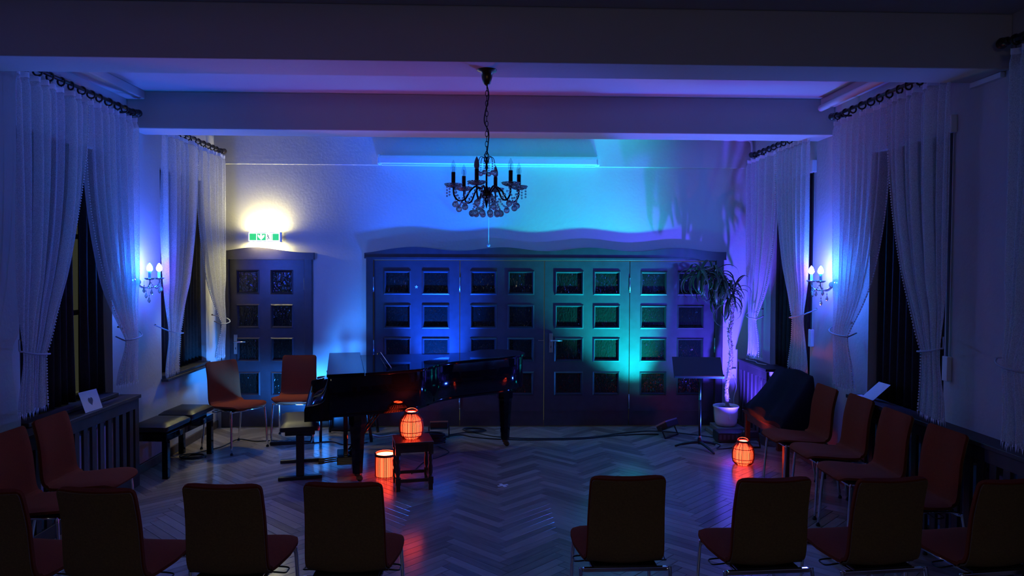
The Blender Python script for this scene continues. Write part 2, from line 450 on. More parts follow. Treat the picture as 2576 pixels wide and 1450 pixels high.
# side walls with window openings
def side_wall(name, side):
    x0, x1 = (XL-WT, XL) if side == 'L' else (XR, XR+WT)
    mb = MB(); ws = sorted((a, b) for s_, a, b in WIN.values() if s_ == side)
    y = YR
    for a, b in ws:
        mb.box(x0, x1, y, a, 0, ZC); mb.box(x0, x1, a, b, 0, WZ0); mb.box(x0, x1, a, b, WZ1, ZC); y = b
    mb.box(x0, x1, y, YB+0.0, 0, ZC)
    return struct(mb.build(name, PLASTER))
wl = side_wall('wall_left', 'L'); wr = side_wall('wall_right', 'R')
# back wall with the two doorways
D1 = (-3.14, -2.07, 2.05); D2 = (-1.44, 2.82, 2.05)
mb = MB()
mb.box(XL-WT, D1[0], YB, YB+0.3, 0, ZC); mb.box(D1[1], D2[0], YB, YB+0.3, 0, ZC); mb.box(D2[1], XR+WT, YB, YB+0.3, 0, ZC)
mb.box(D1[0], D1[1], YB, YB+0.3, D1[2], ZC); mb.box(D2[0], D2[1], YB, YB+0.3, D2[2], ZC)
wb = struct(mb.build('wall_back', PLASTER))
wrear = struct(MB().box(XL-WT, XR+WT, YR-0.3, YR, 0, ZC).build('wall_rear', PLASTER))
# shallow ledge line across the back wall above doors
struct(MB().box(XL, XR, YB-0.022, YB, 3.100, ZC).build('trim_1', PLASTER, bevel=0.006), 'shallow plaster step across the top of the back wall')
# painted dark mark
# skirting
def base_run(name, segs):
    mb = MB()
    for a in segs: mb.box(*a)
    return struct(mb.build(name, BASEWOOD, bevel=0.006))
base_run('baseboard_left', [(XL, XL+0.022, 6.45, YB-0.005, 0, 0.085)])
base_run('baseboard_right', [(XR-0.022, XR, 2.5, YB-0.005, 0, 0.085)])
base_run('baseboard_back', [(-2.02, -1.47, YB-0.022, YB, 0, 0.085), (2.85, 3.13, YB-0.022, YB, 0, 0.085)])

# windows: frame, mullions, panes, sill
def window(name, side, y0, y1):
    sx = 1 if side == 'L' else -1          # inward direction
    xo = (XL-0.20) if side == 'L' else (XR+0.20)
    xa, xb = sorted((xo, xo+sx*0.06))
    mb = MB(); t = 0.06
    mb.box(xa, xb, y0, y0+t, WZ0, WZ1); mb.box(xa, xb, y1-t, y1, WZ0, WZ1)
    mb.box(xa, xb, y0+t, y1-t, WZ0, WZ0+t); mb.box(xa, xb, y0+t, y1-t, WZ1-t, WZ1)
    ym = (y0+y1)/2
    mb.box(xa, xb, ym-0.045, ym+0.045, WZ0+t, WZ1-t)
    zz = [WZ0+t, 1.53, 2.15, WZ1-t]
    for z in zz[1:-1]: mb.box(xa+0.008, xb-0.008, y0+t, y1-t, z-0.02, z+0.02)
    w = struct(mb.build(name, WINFRAME, bevel=0.004))
    xm = (xa+xb)/2
    for ya, yb in ((y0+t, ym-0.045), (ym+0.045, y1-t)):
        for a, b in zip(zz[:-1], zz[1:]):
            MB().box(xm-0.003, xm+0.003, ya+0.002, yb-0.002, a+0.022, b-0.022).build('pane', WINGLASS, w)
    xs0, xs1 = sorted(((XL-0.14) if side == 'L' else (XR+0.14), (XL+0.05) if side == 'L' else (XR-0.05)))
    MB().box(xs0, xs1, y0-0.03 if False else y0+0.002, y1-0.002, WZ0, WZ0+0.03).build('window_sill', SILL, w, bevel=0.004)
    return w
for nm, (s_, a, b) in WIN.items(): window(nm, s_, a, b)

# ------------------------------------------------------------------ doors
def door_leaf(parent, x0, x1, z0, z1, yf, cols, rows, th=0.045, groove=True, label=None):
    """panelled leaf: stiles and rails around pane openings, moulded edges; panes are sub-parts"""
    mb = MB(); xs = [x0] + [v for c in cols for v in c] + [x1]
    zs = [z0] + [v for r in rows for v in r] + [z1]
    for i in range(0, len(xs), 2): mb.box(xs[i], xs[i+1], yf, yf+th, z0, z1)
    for c in cols:
        for j in range(0, len(zs), 2): mb.box(c[0], c[1], yf, yf+th, zs[j], zs[j+1])
    for c in cols:             # bevelled mouldings round every pane
        for r in rows:
            a, b, p, q = c[0], c[1], r[0], r[1]; o, i = 0.014, 0.016
            O = [(a-o, p-o), (b+o, p-o), (b+o, q+o), (a-o, q+o)]; I = [(a+i, p+i), (b-i, p+i), (b-i, q-i), (a+i, q-i)]
            Mx = [(a, p), (b, p), (b, q), (a, q)]
            vs = [(x, yf-0.001, z) for x, z in O] + [(x, yf-0.014, z) for x, z in Mx] + [(x, yf+0.024, z) for x, z in I]
            fs = []
            for k in range(4):
                l = (k+1) % 4; fs += [(k, l, 4+l, 4+k), (4+k, 4+l, 8+l, 8+k)]
            mb.add(vs, fs)
    if groove:
        zz = z0 + 0.175
        mb.box(x0+0.06, x1-0.06, yf-0.006, yf+0.001, zz-0.006, zz+0.006)
    leaf = mb.build('leaf', DARKWOOD, parent)
    for c in cols:
        for r in rows:
            MB().box(c[0]+0.002, c[1]-0.002, yf+0.020, yf+0.026, r[0]+0.002, r[1]-0.002).build('pane', DOORGLASS, leaf)
    return leaf
ROWS = [(0.389, 0.647), (0.791, 1.053), (1.187, 1.448), (1.591, 1.852)]
def hinge(parent, x, z, yf, h=0.11):
    mb = MB(); mb.lathe([(0.008, -h/2), (0.008, h/2)], (x, yf-0.008, z), 10, True, True, True)
    mb.sphere((x, yf-0.008, z+h/2+0.006), 0.009, 8, 5); mb.sphere((x, yf-0.008, z-h/2-0.006), 0.009, 8, 5)
    return mb.build('hinge', STEELM, parent)
def lever(parent, x, z, yf, d=1):
    h = MB().box(x-0.022, x+0.022, yf-0.008, yf, z-0.115, z+0.115).build('handle_plate', STEELM, parent, bevel=0.003)
    mb = MB(); mb.tube([(x, yf-0.008, z+0.03), (x, yf-0.055, z+0.03), (x+d*0.02, yf-0.06, z+0.03), (x+d*0.13, yf-0.055, z+0.032)], 0.009, 8)
    mb.build('lever', STEELM, h)
    MB().box(x-0.004, x+0.004, yf-0.011, yf-0.007, z-0.06, z-0.035).build('keyhole', BLACK, h)
def waved(xs, fn, zlow, y0, y1):
    pts = [(x, fn(x)) for x in xs]
    return [(xs[0], zlow)] + [(xs[-1], zlow)] + pts[::-1], y0, y1
def header(parent, x0, x1, zlow, fn, y0, y1, n=60):
    xs = [x0+(x1-x0)*i/n for i in range(n+1)]
    vs = []; fs = []
    for x in xs: vs += [(x, y0, zlow), (x, y1, zlow), (x, y1, fn(x)), (x, y0, fn(x))]
    for i in range(n):
        a = 4*i; b = a+4
        fs += [(a, b, b+3, a+3), (a+3, b+3, b+2, a+2), (a+1, a, b, b+1)[::-1], (a+1, a+2, b+2, b+1)]
    fs += [(0, 3, 2, 1), (4*n, 4*n+1, 4*n+2, 4*n+3)]
    mb = MB(); mb.add(vs, fs)
    return mb.build('header_board', DARKWOOD, parent)
YF = YB+0.0
# narrow door under the exit sign
d1 = struct(MB().box(D1[0], D1[0]+0.10, YB-0.03, YB+0.12, 0, 2.02).box(-2.165, D1[1], YB-0.03, YB+0.12, 0, 2.02)
            .box(D1[0]+0.10, -2.165, YB-0.03, YB+0.12, 1.99, 2.05).build('door_1', DARKWOOD, bevel=0.006))
lf = door_leaf(d1, -3.037, -2.17, 0.008, 1.985, YF, [(-2.949, -2.704), (-2.551, -2.31)], ROWS)
hinge(d1, -2.168, 1.70, YB-0.0); hinge(d1, -2.168, 0.35, YB-0.0)
lever(lf, -2.972, 0.985, YF, 1)
header(d1, -3.15, -2.045, 2.0, lambda x: 2.068+0.062*math.exp(-((x+2.72)/0.33)**2), YB-0.058, YB)
MB().box(-3.15, -2.045, YB-0.066, YB, 1.988, 2.003).build('header_lip', DARKWOOD, d1)
# wide four-leaf folding door
d2 = struct(MB().box(D2[0], -1.36, YB-0.03, YB+0.12, 0, 2.02).box(2.73, D2[1], YB-0.03, YB+0.12, 0, 2.02)
            .box(-1.36, 2.73, YB-0.03, YB+0.12, 1.99, 2.05).build('door_2', DARKWOOD, bevel=0.006))
LX = [-1.354, -0.336, 0.671, 1.695, 2.727]
PXS = [(-1.224, -0.928), (-0.773, -0.471), (-0.202, 0.091), (0.243, 0.537), (0.808, 1.128), (1.271, 1.568), (1.836, 2.134), (2.283, 2.582)]
leaves = []
for i in range(4):
    leaves.append(door_leaf(d2, LX[i]+0.004, LX[i+1]-0.004, 0.008, 1.983, YF, PXS[2*i:2*i+2], ROWS))
for x, z in ((-1.357, 1.70), (-1.357, 0.95), (-0.336, 1.70), (-0.336, 0.30), (1.695, 1.70), (1.695, 0.30), (2.728, 0.98), (2.728, 1.7)): hinge(d2, x, z, YF, 0.15)
lever(leaves[2], 0.752, 1.005, YF, 1)
MB().box(0.60, 0.672, YF-0.006, YF, 1.03, 1.04).build('bolt', STEELM, leaves[1])
header(d2, -1.455, 2.84, 2.02, lambda x: 2.121+0.022*math.cos(2*PI*(x+0.873)/1.045)-0.03*max(0, (-1.15-x)/0.3)**1.5, YB-0.055, YB, 120)
MB().box(-1.455, 2.84, YB-0.064, YB, 2.004, 2.022).build('header_lip', DARKWOOD, d2)
# small star stuck on the first leaf
st = [(0.022*(1 if k % 2 == 0 else 0.42)*math.sin(PI*k/5)-0.85, 0.022*(1 if k % 2 == 0 else 0.42)*math.cos(PI*k/5)+1.67) for k in range(10)]
tag(MB().prism(st[::-1], YF-0.003, YF-0.0002, 'y').build('star_sticker', PAPER), 'tiny white star sticker on the dark door leaf left of the blue light', 'sticker')

# ================================================================== WALL FITTINGS
# exit sign
def emis(name, col, s):
    m = mat(name, tuple(min(1, c*0.8) for c in col), 0.4, emit=col, estr=s, bump=0.01); return m
E_WHITE = emis('sign_white_glow', (1.0, 1.0, 0.86), 1.15)
E_GREEN = emis('sign_green_glow', (0.035, 0.62, 0.12), 0.95)
E_STRIP = emis('sign_diffuser_glow', (1.0, 0.90, 0.38), 250.0)
SIGNDARK = mat('sign_dark_print', (0.02, 0.05, 0.025), 0.6, bump=0.01)
es = thing('exit_sign', 'lit green and white emergency exit sign above the narrow door', 'exit sign', (-2.603, 8.725, 2.248))
MB().box(-0.19, 0.19, -0.075, -0.015, -0.057, 0.057).build('housing', WHITE, es, bevel=0.005)
MB().box(-0.05, 0.05, -0.016, 0.025, -0.03, 0.03).build('wall_mount', BLACK, es)
MB().box(-0.165, 0.165, -0.070, -0.020, 0.0572, 0.060).build('diffuser', E_STRIP, es)
MB().box(-0.165, 0.165, -0.070, -0.020, -0.060, -0.0572).build('diffuser', E_STRIP, es)
MB().box(-0.18, 0.18, -0.0775, -0.0752, -0.050, 0.050).build('lit_face', E_WHITE, es)
for a, b in ((-0.168, -0.092), (-0.082, 0.018), (0.098, 0.168)):
    MB().box(a, b, -0.079, -0.0776, -0.038, 0.038).build('green_field', E_GREEN, es)
cx = -0.034
arrow = [(cx-0.011, 0.034), (cx-0.011, 0.008), (cx-0.028, 0.026), (cx-0.040, 0.026), (cx-0.036, 0.0), (cx, -0.036), (cx+0.036, 0.0), (cx+0.040, 0.026), (cx+0.028, 0.026), (cx+0.011, 0.008), (cx+0.011, 0.034)]
MB().prism(arrow, -0.0805, -0.0791, 'y').build('down_arrow', E_WHITE, es)
mb = MB(); mb.lathe([(0.0001, -0.0015), (0.005, -0.0015), (0.005, 0.0015)], (0, 0, 0), 10)
man = MB(); man.M = Matrix.Translation((0.05, -0.0788, 0.0))
def seg2(m_, a, b, w):
    dx, dz = b[0]-a[0], b[1]-a[1]; L = math.hypot(dx, dz); nx, nz = -dz/L*w/2, dx/L*w/2
    m_.prism([(a[0]+nx, a[1]+nz), (a[0]-nx, a[1]-nz), (b[0]-nx, b[1]-nz), (b[0]+nx, b[1]+nz)], -0.0008, 0.0008, 'y')
man.prism([(-0.012+0.005*math.cos(t*PI/5), 0.026+0.005*math.sin(t*PI/5)) for t in range(10)], -0.0008, 0.0008, 'y')
for a, b, w in (((-0.010, 0.018), (0.002, -0.008), 0.007), ((0.002, -0.008), (-0.010, -0.022), 0.005), ((-0.010, -0.022), (-0.010, -0.034), 0.004),
                ((0.002, -0.008), (0.012, -0.021), 0.005), ((0.012, -0.021), (0.024, -0.021), 0.004), ((-0.008, 0.014), (0.010, 0.012), 0.004), ((-0.009, 0.012), (-0.018, 0.002), 0.004)):
    seg2(man, a, b, w)
man.build('running_figure', SIGNDARK, es)
MB().box(0.086, 0.090, -0.0795, -0.0777, -0.036, 0.036).build('door_mark', E_GREEN, es)

# projector screen case with pull cord
sc_ = thing('projector_screen', 'long slim white roll-up projector screen case high on the back wall', 'projector screen', (0.006, 8.66, 3.15))
prof = [(-0.055, -0.035), (-0.048, -0.045), (0.06, -0.045), (0.06, 0.055), (0.02, 0.062), (-0.035, 0.045), (-0.055, 0.02)]
MB().prism(prof, -1.27, 1.27, 'x').build('case', WHITEMETAL, sc_, bevel=0.003)
MB().box(-1.25, 1.25, -0.02, 0.02, -0.062, -0.046).build('bottom_bar', WHITEMETAL, sc_, bevel=0.003)
for x in (-1.28, 1.28): MB().prism([(p[0]*1.12, p[1]*1.15) for p in prof], x-0.012, x+0.012, 'x').build('end_cap', WHITE, sc_, bevel=0.003)
cm = MB(); cm.tube([(-0.003, -0.01, -0.06), (-0.003, -0.01, -0.55), (-0.002, -0.01, -0.97)], 0.0035, 6); cm.build('pull_cord', CABLEWHITE, sc_)
MB().sphere((-0.002, -0.01, -0.985), 0.020, 12, 8).build('cord_ball', mat('clear_plastic_ball', (0.8, 0.82, 0.85), 0.1, trans=0.5, bump=0.01), sc_)
# conduit at the ceiling in the right back corner
mb = MB(); mb.tube(smoothpath([(2.63, 8.70, 3.435), (3.02, 8.70, 3.43), (3.10, 8.69, 3.42), (3.125, 8.68, 3.36), (3.125, 8.68, 3.12)], 5), 0.014, 8)
tag(mb.build('conduit_pipe', WHITE), 'white conduit pipe under the ceiling in the right back corner', 'pipe')
tag(MB().box(XR-0.03, XR, 4.44, 4.73, 3.095, 3.128).build('cable_duct', WHITE, bevel=0.003), 'short white cable duct on right wall under the near beam', 'cable duct')
mb = MB(); mb.tube([(3.0, 4.78, 3.36), (3.0, 6.6, 3.36)], 0.028, 10)
tag(mb.build('ceiling_pipe', WHITE), 'white pipe under the ceiling ledge along the right wall', 'pipe')
# socket and small wall mark
sk = thing('wall_socket', 'white wall socket with a hanging cable behind the plant', 'socket', (2.95, 8.75, 0.64))
MB().box(-0.04, 0.04, -0.03, 0, -0.06, 0.06).build('plate', WHITE, sk, bevel=0.006)
mb = MB(); mb.tube(smoothpath([(0, -0.035, -0.02), (0.03, -0.06, -0.15), (0.0, -0.06, -0.32), (0.04, -0.07, -0.50), (0.02, -0.08, -0.635)], 6), 0.006, 6); mb.build('cable', CABLEWHITE, sk)

# ------------------------------------------------------------------ curtain rods and curtains
RODWOOD = mat('turned_dark_wood', (0.028, 0.020, 0.015), 0.35, var=0.3, scale=30)
def rod(side, y0, y1, z, label, far_finial=True, near_finial=False):
    x = XL+0.13 if side == 'L' else XR-0.14
    t = thing('curtain_rod', label, 'curtain rod', (x, (y0+y1)/2, z), 0, 'wooden curtain rods over the windows')
    h = (y1-y0)/2
    mb = MB(); mb.tube([(0, -h, 0), (0, h, 0)], 0.014, 10); mb.build('pole', RODWOOD, t)
    for s_ in (([1] if far_finial else []) + ([-1] if near_finial else [])):
        mb = MB()
        pr = [(0.014, 0), (0.024, 0.006), (0.026, 0.016), (0.018, 0.026), (0.030, 0.040), (0.034, 0.058), (0.026, 0.078), (0.010, 0.092), (0.001, 0.096)]
        mb.M = Matrix.Translation((0, s_*h, 0)) @ Matrix.Rotation(-s_*PI/2, 4, 'X')
        mb.lathe(pr, (0, 0, 0), 12); mb.build('finial', RODWOOD, t)
    for yb in (-h+0.12, h-0.10):
        mb = MB(); sx = -1 if side == 'L' else 1
        mb.box(min(0, sx*0.13), max(0, sx*0.13), yb-0.012, yb+0.012, -0.035, -0.016)
        mb.lathe([(0.03, -0.02), (0.03, 0.0)], (0, yb, -0.016), 10); mb.build('bracket', RODWOOD, t)
    n = max(5, int((y1-y0)/0.125))
    ring = None
    for i in range(n):
        yy = -h+0.05+(2*h-0.1)*i/(n-1)+random.uniform(-0.012, 0.012)
        if ring is None:
            mb = MB(); mb.tube([(0.028*math.cos(a*PI/8), 0, 0.028*math.sin(a*PI/8)) for a in range(16)], 0.007, 6, closed=True)
            mb.tube([(0, 0, -0.028), (0, 0, -0.048)], 0.003, 5)
            ring = mb.build('ring', RODWOOD, t); o = ring
        else:
            o = ring.copy(); COL.objects.link(o); o.parent = t
        o.location = (0, yy, -0.014); o.rotation_euler = (0, 0, random.uniform(-0.35, 0.35))
    return t
LACE = mat('curtain_lace', (0.74, 0.74, 0.76), 0.85, bump=0.4, bscale=240)
def curtain(side, yo, yi, zt, tie_w, tie_off, zh, hem_w, label, hook_dy=-0.05, seed=0, zt_top=3.175):
    """sheer panel hanging from the rod; yo outer edge, yi inner edge at the rod; tied back at zt towards the outer edge"""
    rnd = random.Random(seed); d = 1 if yi > yo else -1
    xc = XL+0.15 if side == 'L' else XR-0.16
    inw = 1 if side == 'L' else -1
    t = thing('sheer_curtain', label, 'curtain', (xc, yo, zh), 0, 'tied-back sheer curtains')
    W = abs(yi-yo); nf = 8
    ph = [rnd.uniform(-0.6, 0.6) for _ in range(4)]; amp = [rnd.uniform(0.35, 1.3) for _ in range(nf+2)]
    to = tie_off; ti = tie_off+tie_w
    def edges(z):
        if z >= zt:
            q = (z-zt)/(zt_top-zt)
            inn = ti + (W-ti)*(1-(1-q)**2.4)
            out = to*(1-q)**1.6
        else:
            q = (zt-z)/(zt-zh); sq = q*q*(3-2*q)
            inn = ti + hem_w*sq
            out = to - 0.01*sq
        return out, inn
    def fn(u, v):
        z = zt_top + (zh-zt_top)*v
        o_, i_ = edges(z)
        # pleats fan out above the tie and gather in it
        uu = u + 0.030*math.sin(2*PI*2*u+ph[0])*(1-abs(2*u-1))
        k = min(1.0, abs(z-zt)/0.5); g = 0.35+0.65*k
        w = abs(i_-o_)
        A = min(0.050, 0.018+0.07*w)*g
        f_ = uu*nf; fi = int(f_); am = amp[fi]*(1-(f_-fi))+amp[fi+1]*(f_-fi)
        x = A*am*math.sin(2*PI*f_+ph[1]+0.5*math.sin(2.2*z+ph[2])) + 0.012*math.sin(2*PI*f_*0.5+ph[3])*k
        x += 0.03*math.exp(-((z-zt)/0.22)**2)        # bulge where the cord lifts the cloth
        if v < 0.02: x *= 0.7
        zz = z + (0.02*math.sin(2*PI*f_*0.5) + 0.02*(u-0.5) if v > 0.98 else 0.0) - (0.012*abs(math.sin(PI*f_)) if v < 0.015 else 0)
        return (inw*x, d*(o_+(i_-o_)*uu), zz-zh)
    mb = MB(); mb.grid(fn, 110, 56); sheet = mb.build('net_panel', SHEER, t)
    # heading tape
    hb = MB(); hb.grid(lambda u, v: (fn(u, 0)[0]+inw*0.003, fn(u, 0)[1], fn(u, 0)[2]+0.012-0.035*v), 110, 1); hb.build('heading_tape', LACE, t)
    # beaded inner edge
    eb = MB()
    for i in range(110):
        p = fn(1.0, i/109.0); eb.sphere(p, 0.0065, 6, 4)
    eb.build('beaded_edge', LACE, t)
    # fringe at the hem
    fb = MB()
    for i in range(60):
        p = fn(i/59.0, 1.0); fb.add([(p[0], p[1]-0.004, p[2]), (p[0], p[1]+0.004, p[2]), (p[0], p[1]+0.001, p[2]-0.028-0.012*rnd.random())], [(0, 1, 2)])
    stuff(fb.build('fringe', LACE, t))
    # cord loop from wall hook round the gathered cloth
    o_, i_ = edges(zt); xm = inw*0.03
    pts = []
    for k in range(15):
        a = PI*k/14
        pts.append((xm+inw*0.062*math.sin(a), d*(o_-0.03+(i_-o_+0.045)*(0.5-0.5*math.cos(a))), zt-zh-0.012*math.sin(a)+0.055*(1-k/14.0)))
    hk = (-inw*0.115, d*(o_-hook_dy), zt-zh+0.10)
    path = [hk]+pts+[(-inw*0.06, d*(i_-0.02), zt-zh+0.03)]
    cb = MB(); cb.tube(smoothpath(path, 3), 0.006, 6); cb.build('tieback', CURTAINTRIM, t)
    hb2 = MB(); hb2.sphere((hk[0]+inw*0.01, hk[1], hk[2]), 0.009, 8, 6); hb2.build('hook', BRASS, t)
    return t
rod('L', 4.84, 6.54, 3.25, 'dark wooden curtain rod on left wall between the two beams')
rod('L', 6.98, 8.63, 3.24, 'dark wooden curtain rod in left back corner beyond far beam')
rod('R', 4.78, 6.36, 3.25, 'dark wooden curtain rod on right wall between the two beams')
rod('R', 7.02, 8.34, 3.21, 'dark wooden curtain rod in right back corner beyond far beam')
rod('R', 2.60, 4.22, 3.25, 'curtain rod tip at right frame edge in front of near beam')
curtain('L', 4.86, 5.69, 1.31, 0.25, 0.0, 0.95, 0.03, 'sheer curtain at left frame edge, nearest panel on left wall', hook_dy=-0.2, seed=1)
curtain('L', 6.46, 5.70, 1.29, 0.20, 0.04, 0.93, 0.07, 'sheer curtain just left of the left wall light, beside the heart card', seed=2)
curtain('L', 6.98, 7.86, 1.25, 0.26, 0.06, 0.885, 0.0, 'sheer curtain just right of left wall light, over the duet bench', hook_dy=-0.03, seed=3)
curtain('L', 8.62, 7.87, 1.25, 0.13, 0.06, 0.88, 0.09, 'sheer curtain beside narrow door, warmly lit by exit sign', seed=4)
curtain('R', 8.36, 7.57, 1.35, 0.22, 0.10, 0.93, 0.06, 'sheer curtain right behind the potted plant, lit violet', seed=5, zt_top=3.135)
curtain('R', 6.80, 7.56, 1.43, 0.25, 0.02, 0.94, 0.10, 'sheer curtain just left of the right wall light', hook_dy=-0.03, seed=6, zt_top=3.135)
curtain('R', 6.30, 5.47, 1.35, 0.24, 0.08, 0.925, 0.04, 'sheer curtain just right of right wall light, over the covered instrument', seed=7)
curtain('R', 4.70, 5.46, 1.35, 0.21, 0.02, 0.925, 0.05, 'nearest full sheer curtain on right wall, above the fourth side chair', hook_dy=-0.2, seed=8)
curtain('R', 4.16, 3.45, 1.35, 0.21, 0.02, 0.925, 0.05, 'sheer curtain edge cut off by the right edge of the picture', hook_dy=-0.2, seed=9)

# dark lining drapes in the window recesses
def drape(side, y0, y1, label, seed):
    rnd = random.Random(seed); x = XL-0.07 if side == 'L' else XR+0.07
    n = max(3, int((y1-y0)/0.09)); p0 = rnd.random()*6
    def fn(u, v):
        return (0.022*math.sin(2*PI*n*u+p0+0.4*math.sin(3*v)) + 0.006*math.sin(9*u+4*v), (u-0.5)*(y1-y0), 2.02*(1-v))
    mb = MB(); mb.grid(fn, 60, 10)
    o = mb.build('dark_drape', DRAPE); o.location = (x, (y0+y1)/2, 0.84)
    md = o.modifiers.new('thick', 'SOLIDIFY'); md.thickness = 0.004
    tag(o, label, 'drape', 'dark lining drapes in the window recesses')
drape('L', 5.14, 5.885, 'dark lining drape left of lit gap in nearest left window', 11)
drape('L', 5.985, 6.34, 'narrow dark lining drape right of lit gap in nearest left window', 12)
drape('L', 7.32, 8.42, 'dark lining drape in the left window beside the narrow door', 13)
drape('R', 5.00, 5.98, 'dark lining drape in right window behind the white flyer', 14)
drape('R', 7.12, 8.10, 'dark lining drape in right window behind the potted plant', 15)
drape('R', 2.87, 3.93, 'dark lining drape in the right window outside the picture', 16)
# roller shutter strap boxes
for y, lb in ((7.04, 'white strap box beside the curtain above the right wall light'), (4.92, 'white strap box beside the nearest full right curtain')):
    t = thing('shutter_strap', lb, 'strap box', (XR, y, 2.90), 0, 'roller shutter straps')
    MB().box(-0.045, 0, -0.03, 0.03, -0.06, 0.06).build('box', WHITE, t, bevel=0.006)
    MB().box(-0.022, -0.018, -0.012, 0.012, -1.6, -0.06).build('strap', RUBBER, t)
    MB().box(-0.035, 0, -0.03, 0.03, -1.75, -1.58).build('winder', WHITE, t, bevel=0.006)

# ------------------------------------------------------------------ wall lights (sconces)
E_CYAN = emis('cyan_bulb_glow', (0.004, 0.17, 1.0), 1550.0)
E_PINK = emis('pink_bulb_glow', (0.085, 0.05, 1.0), 1150.0)
def bulb_profile(r, h): return [(r*0.55, 0), (r*0.95, h*0.16), (r, h*0.32), (r*0.86, h*0.55), (r*0.55, h*0.78), (r*0.2, h*0.95), (0.0005, h)]
def sconce(loc, side, label, order):
    t = thing('wall_sconce', label, 'wall light', loc, 0 if side == 'L' else PI, 'crystal wall lights')
    # local +X points into the room
    mb = MB(); mb.M = Matrix.Rotation(PI/2, 4, 'Y'); mb.lathe([(0.055, 0), (0.055, 0.008), (0.045, 0.02), (0.02, 0.03), (0.008, 0.04)], (0, 0, 0), 18, cap0=True, cap1=True); mb.build('wall_plate', CHROME, t)
    ch = MB(); ch.sphere((0.04, 0, 0.0), 0.028, 12, 8); ch.build('crystal_boss', CRYSTAL, t)
    for s_, em in zip((-1, 1), order):
        y = s_*0.095
        arm = MB(); arm.tube(smoothpath([(0.03, 0, -0.01), (0.09, y*0.35, -0.05), (0.16, y*0.8, -0.045), (0.19, y, -0.005), (0.19, y, 0.02)], 5), 0.006, 7)
        a = arm.build('arm', CHROME, t)
        d = MB(); d.lathe([(0.004, 0.0), (0.030, 0.004), (0.046, 0.016), (0.043, 0.019), (0.026, 0.009), (0.008, 0.008)], (0.19, y, 0.02), 16, smooth=False); d.build('drip_dish', CRYSTAL, a)
        d = MB(); d.lathe([(0.013, 0), (0.0125, 0.065), (0.016, 0.072)], (0.19, y, 0.028), 12, cap1=True); d.build('candle_sleeve', WHITE, a)
        d = MB(); d.lathe(bulb_profile(0.025, 0.072), (0.19, y, 0.10), 14); d.build('bulb', em, a)
    for i, (px_, py_, L) in enumerate(((0.16, -0.14, 0.11), (0.19, -0.06, 0.13), (0.14, 0.0, 0.14), (0.21, 0.05, 0.12), (0.19, 0.14, 0.11), (0.10, 0.03, 0.10))):
        mb = MB(); z0 = 0.02 if abs(py_) > 0.04 else -0.045
        mb.tube([(px_, py_, z0), (px_, py_, z0-L+0.055)], 0.0012, 4)
        mb.sphere((px_, py_, z0-L+0.062), 0.006, 6, 4, smooth=False)
        mb.lathe([(0.0005, 0.03), (0.006, 0.015), (0.013, -0.008), (0.010, -0.020), (0.0005, -0.030)], (px_, py_, z0-L+0.026), 7, smooth=False)
        mb.build('crystal_drop', CRYSTAL, t)
    mb = MB()
    for k in range(13):
        a = k/12.0; mb.sphere((0.19+0.02*math.sin(a*PI), -0.095+0.19*a, 0.012-0.07*math.sin(a*PI)), 0.006, 6, 4, smooth=False)
    mb.build('bead_strand', CRYSTAL, t)
    return t
sconce((XL, 6.74, 1.765), 'L', 'two-candle crystal wall light on left wall with cyan and pink bulbs', (E_CYAN, E_PINK))
sconce((XR, 6.575, 1.765), 'R', 'two-candle crystal wall light on right wall with pink and cyan bulbs', (E_PINK, E_CYAN))

# ------------------------------------------------------------------ chandelier
ch = thing('chandelier', 'unlit six-candle crystal chandelier hanging on a chain from the near beam', 'chandelier', (-0.012, 4.56, 2.25))
Z0 = 2.25
mb = MB(); mb.lathe([(0.062, ZB-Z0), (0.060, ZB-Z0-0.008), (0.036, ZB-Z0-0.016), (0.032, ZB-Z0-0.05), (0.022, ZB-Z0-0.085), (0.008, ZB-Z0-0.095)], (0, 0, 0), 20); mb.build('canopy', BRASS, ch)
lk = MB(); zz = ZB-Z0-0.095; i = 0
while zz > 0.375:
    mb2 = []
    for k in range(12):
        a = 2*PI*k/12; u_, w_ = 0.0085*math.cos(a), 0.019*math.sin(a)
        mb2.append((u_, 0, zz-0.017+w_) if i % 2 else (0, u_, zz-0.017+w_))
    lk.tube(mb2, 0.0022, 5, closed=True); zz -= 0.031; i += 1
lk.build('chain', DARKMETAL, ch)
mb = MB(); mb.tube(smoothpath([(0.0, 0, 0.79), (0.012, 0, 0.72), (-0.01, 0.005, 0.62), (-0.014, 0, 0.56), (0.012, 0, 0.50), (0.008, 0.004, 0.42), (0.0, 0, 0.36)], 6), 0.0038, 6); mb.build('cable', RUBBER, ch)
mb = MB(); mb.lathe([(0.012, 0.345), (0.006, 0.335), (0.0065, 0.30), (0.010, 0.28), (0.006, 0.27), (0.006, 0.17), (0.014, 0.15), (0.030, 0.135), (0.034, 0.12), (0.030, 0.10), (0.014, 0.085), (0.008, 0.06), (0.004, 0.04), (0.0005, 0.03)], (0, 0, 0), 16); mb.build('column', DARKMETAL, ch)
mb = MB(); mb.tube([(0.014*math.cos(a*PI/8), 0, 0.357+0.014*math.sin(a*PI/8)) for a in range(16)], 0.0025, 6, closed=True); mb.build('top_ring', DARKMETAL, ch)
RA = 0.208
BRONZE = mat('dark_brass_sleeve', (0.05, 0.036, 0.016), 0.3, 0.8, bump=0.02)
drops = []
FROST = mat('frosted_bulb', (0.30, 0.30, 0.33), 0.5, bump=0.02)
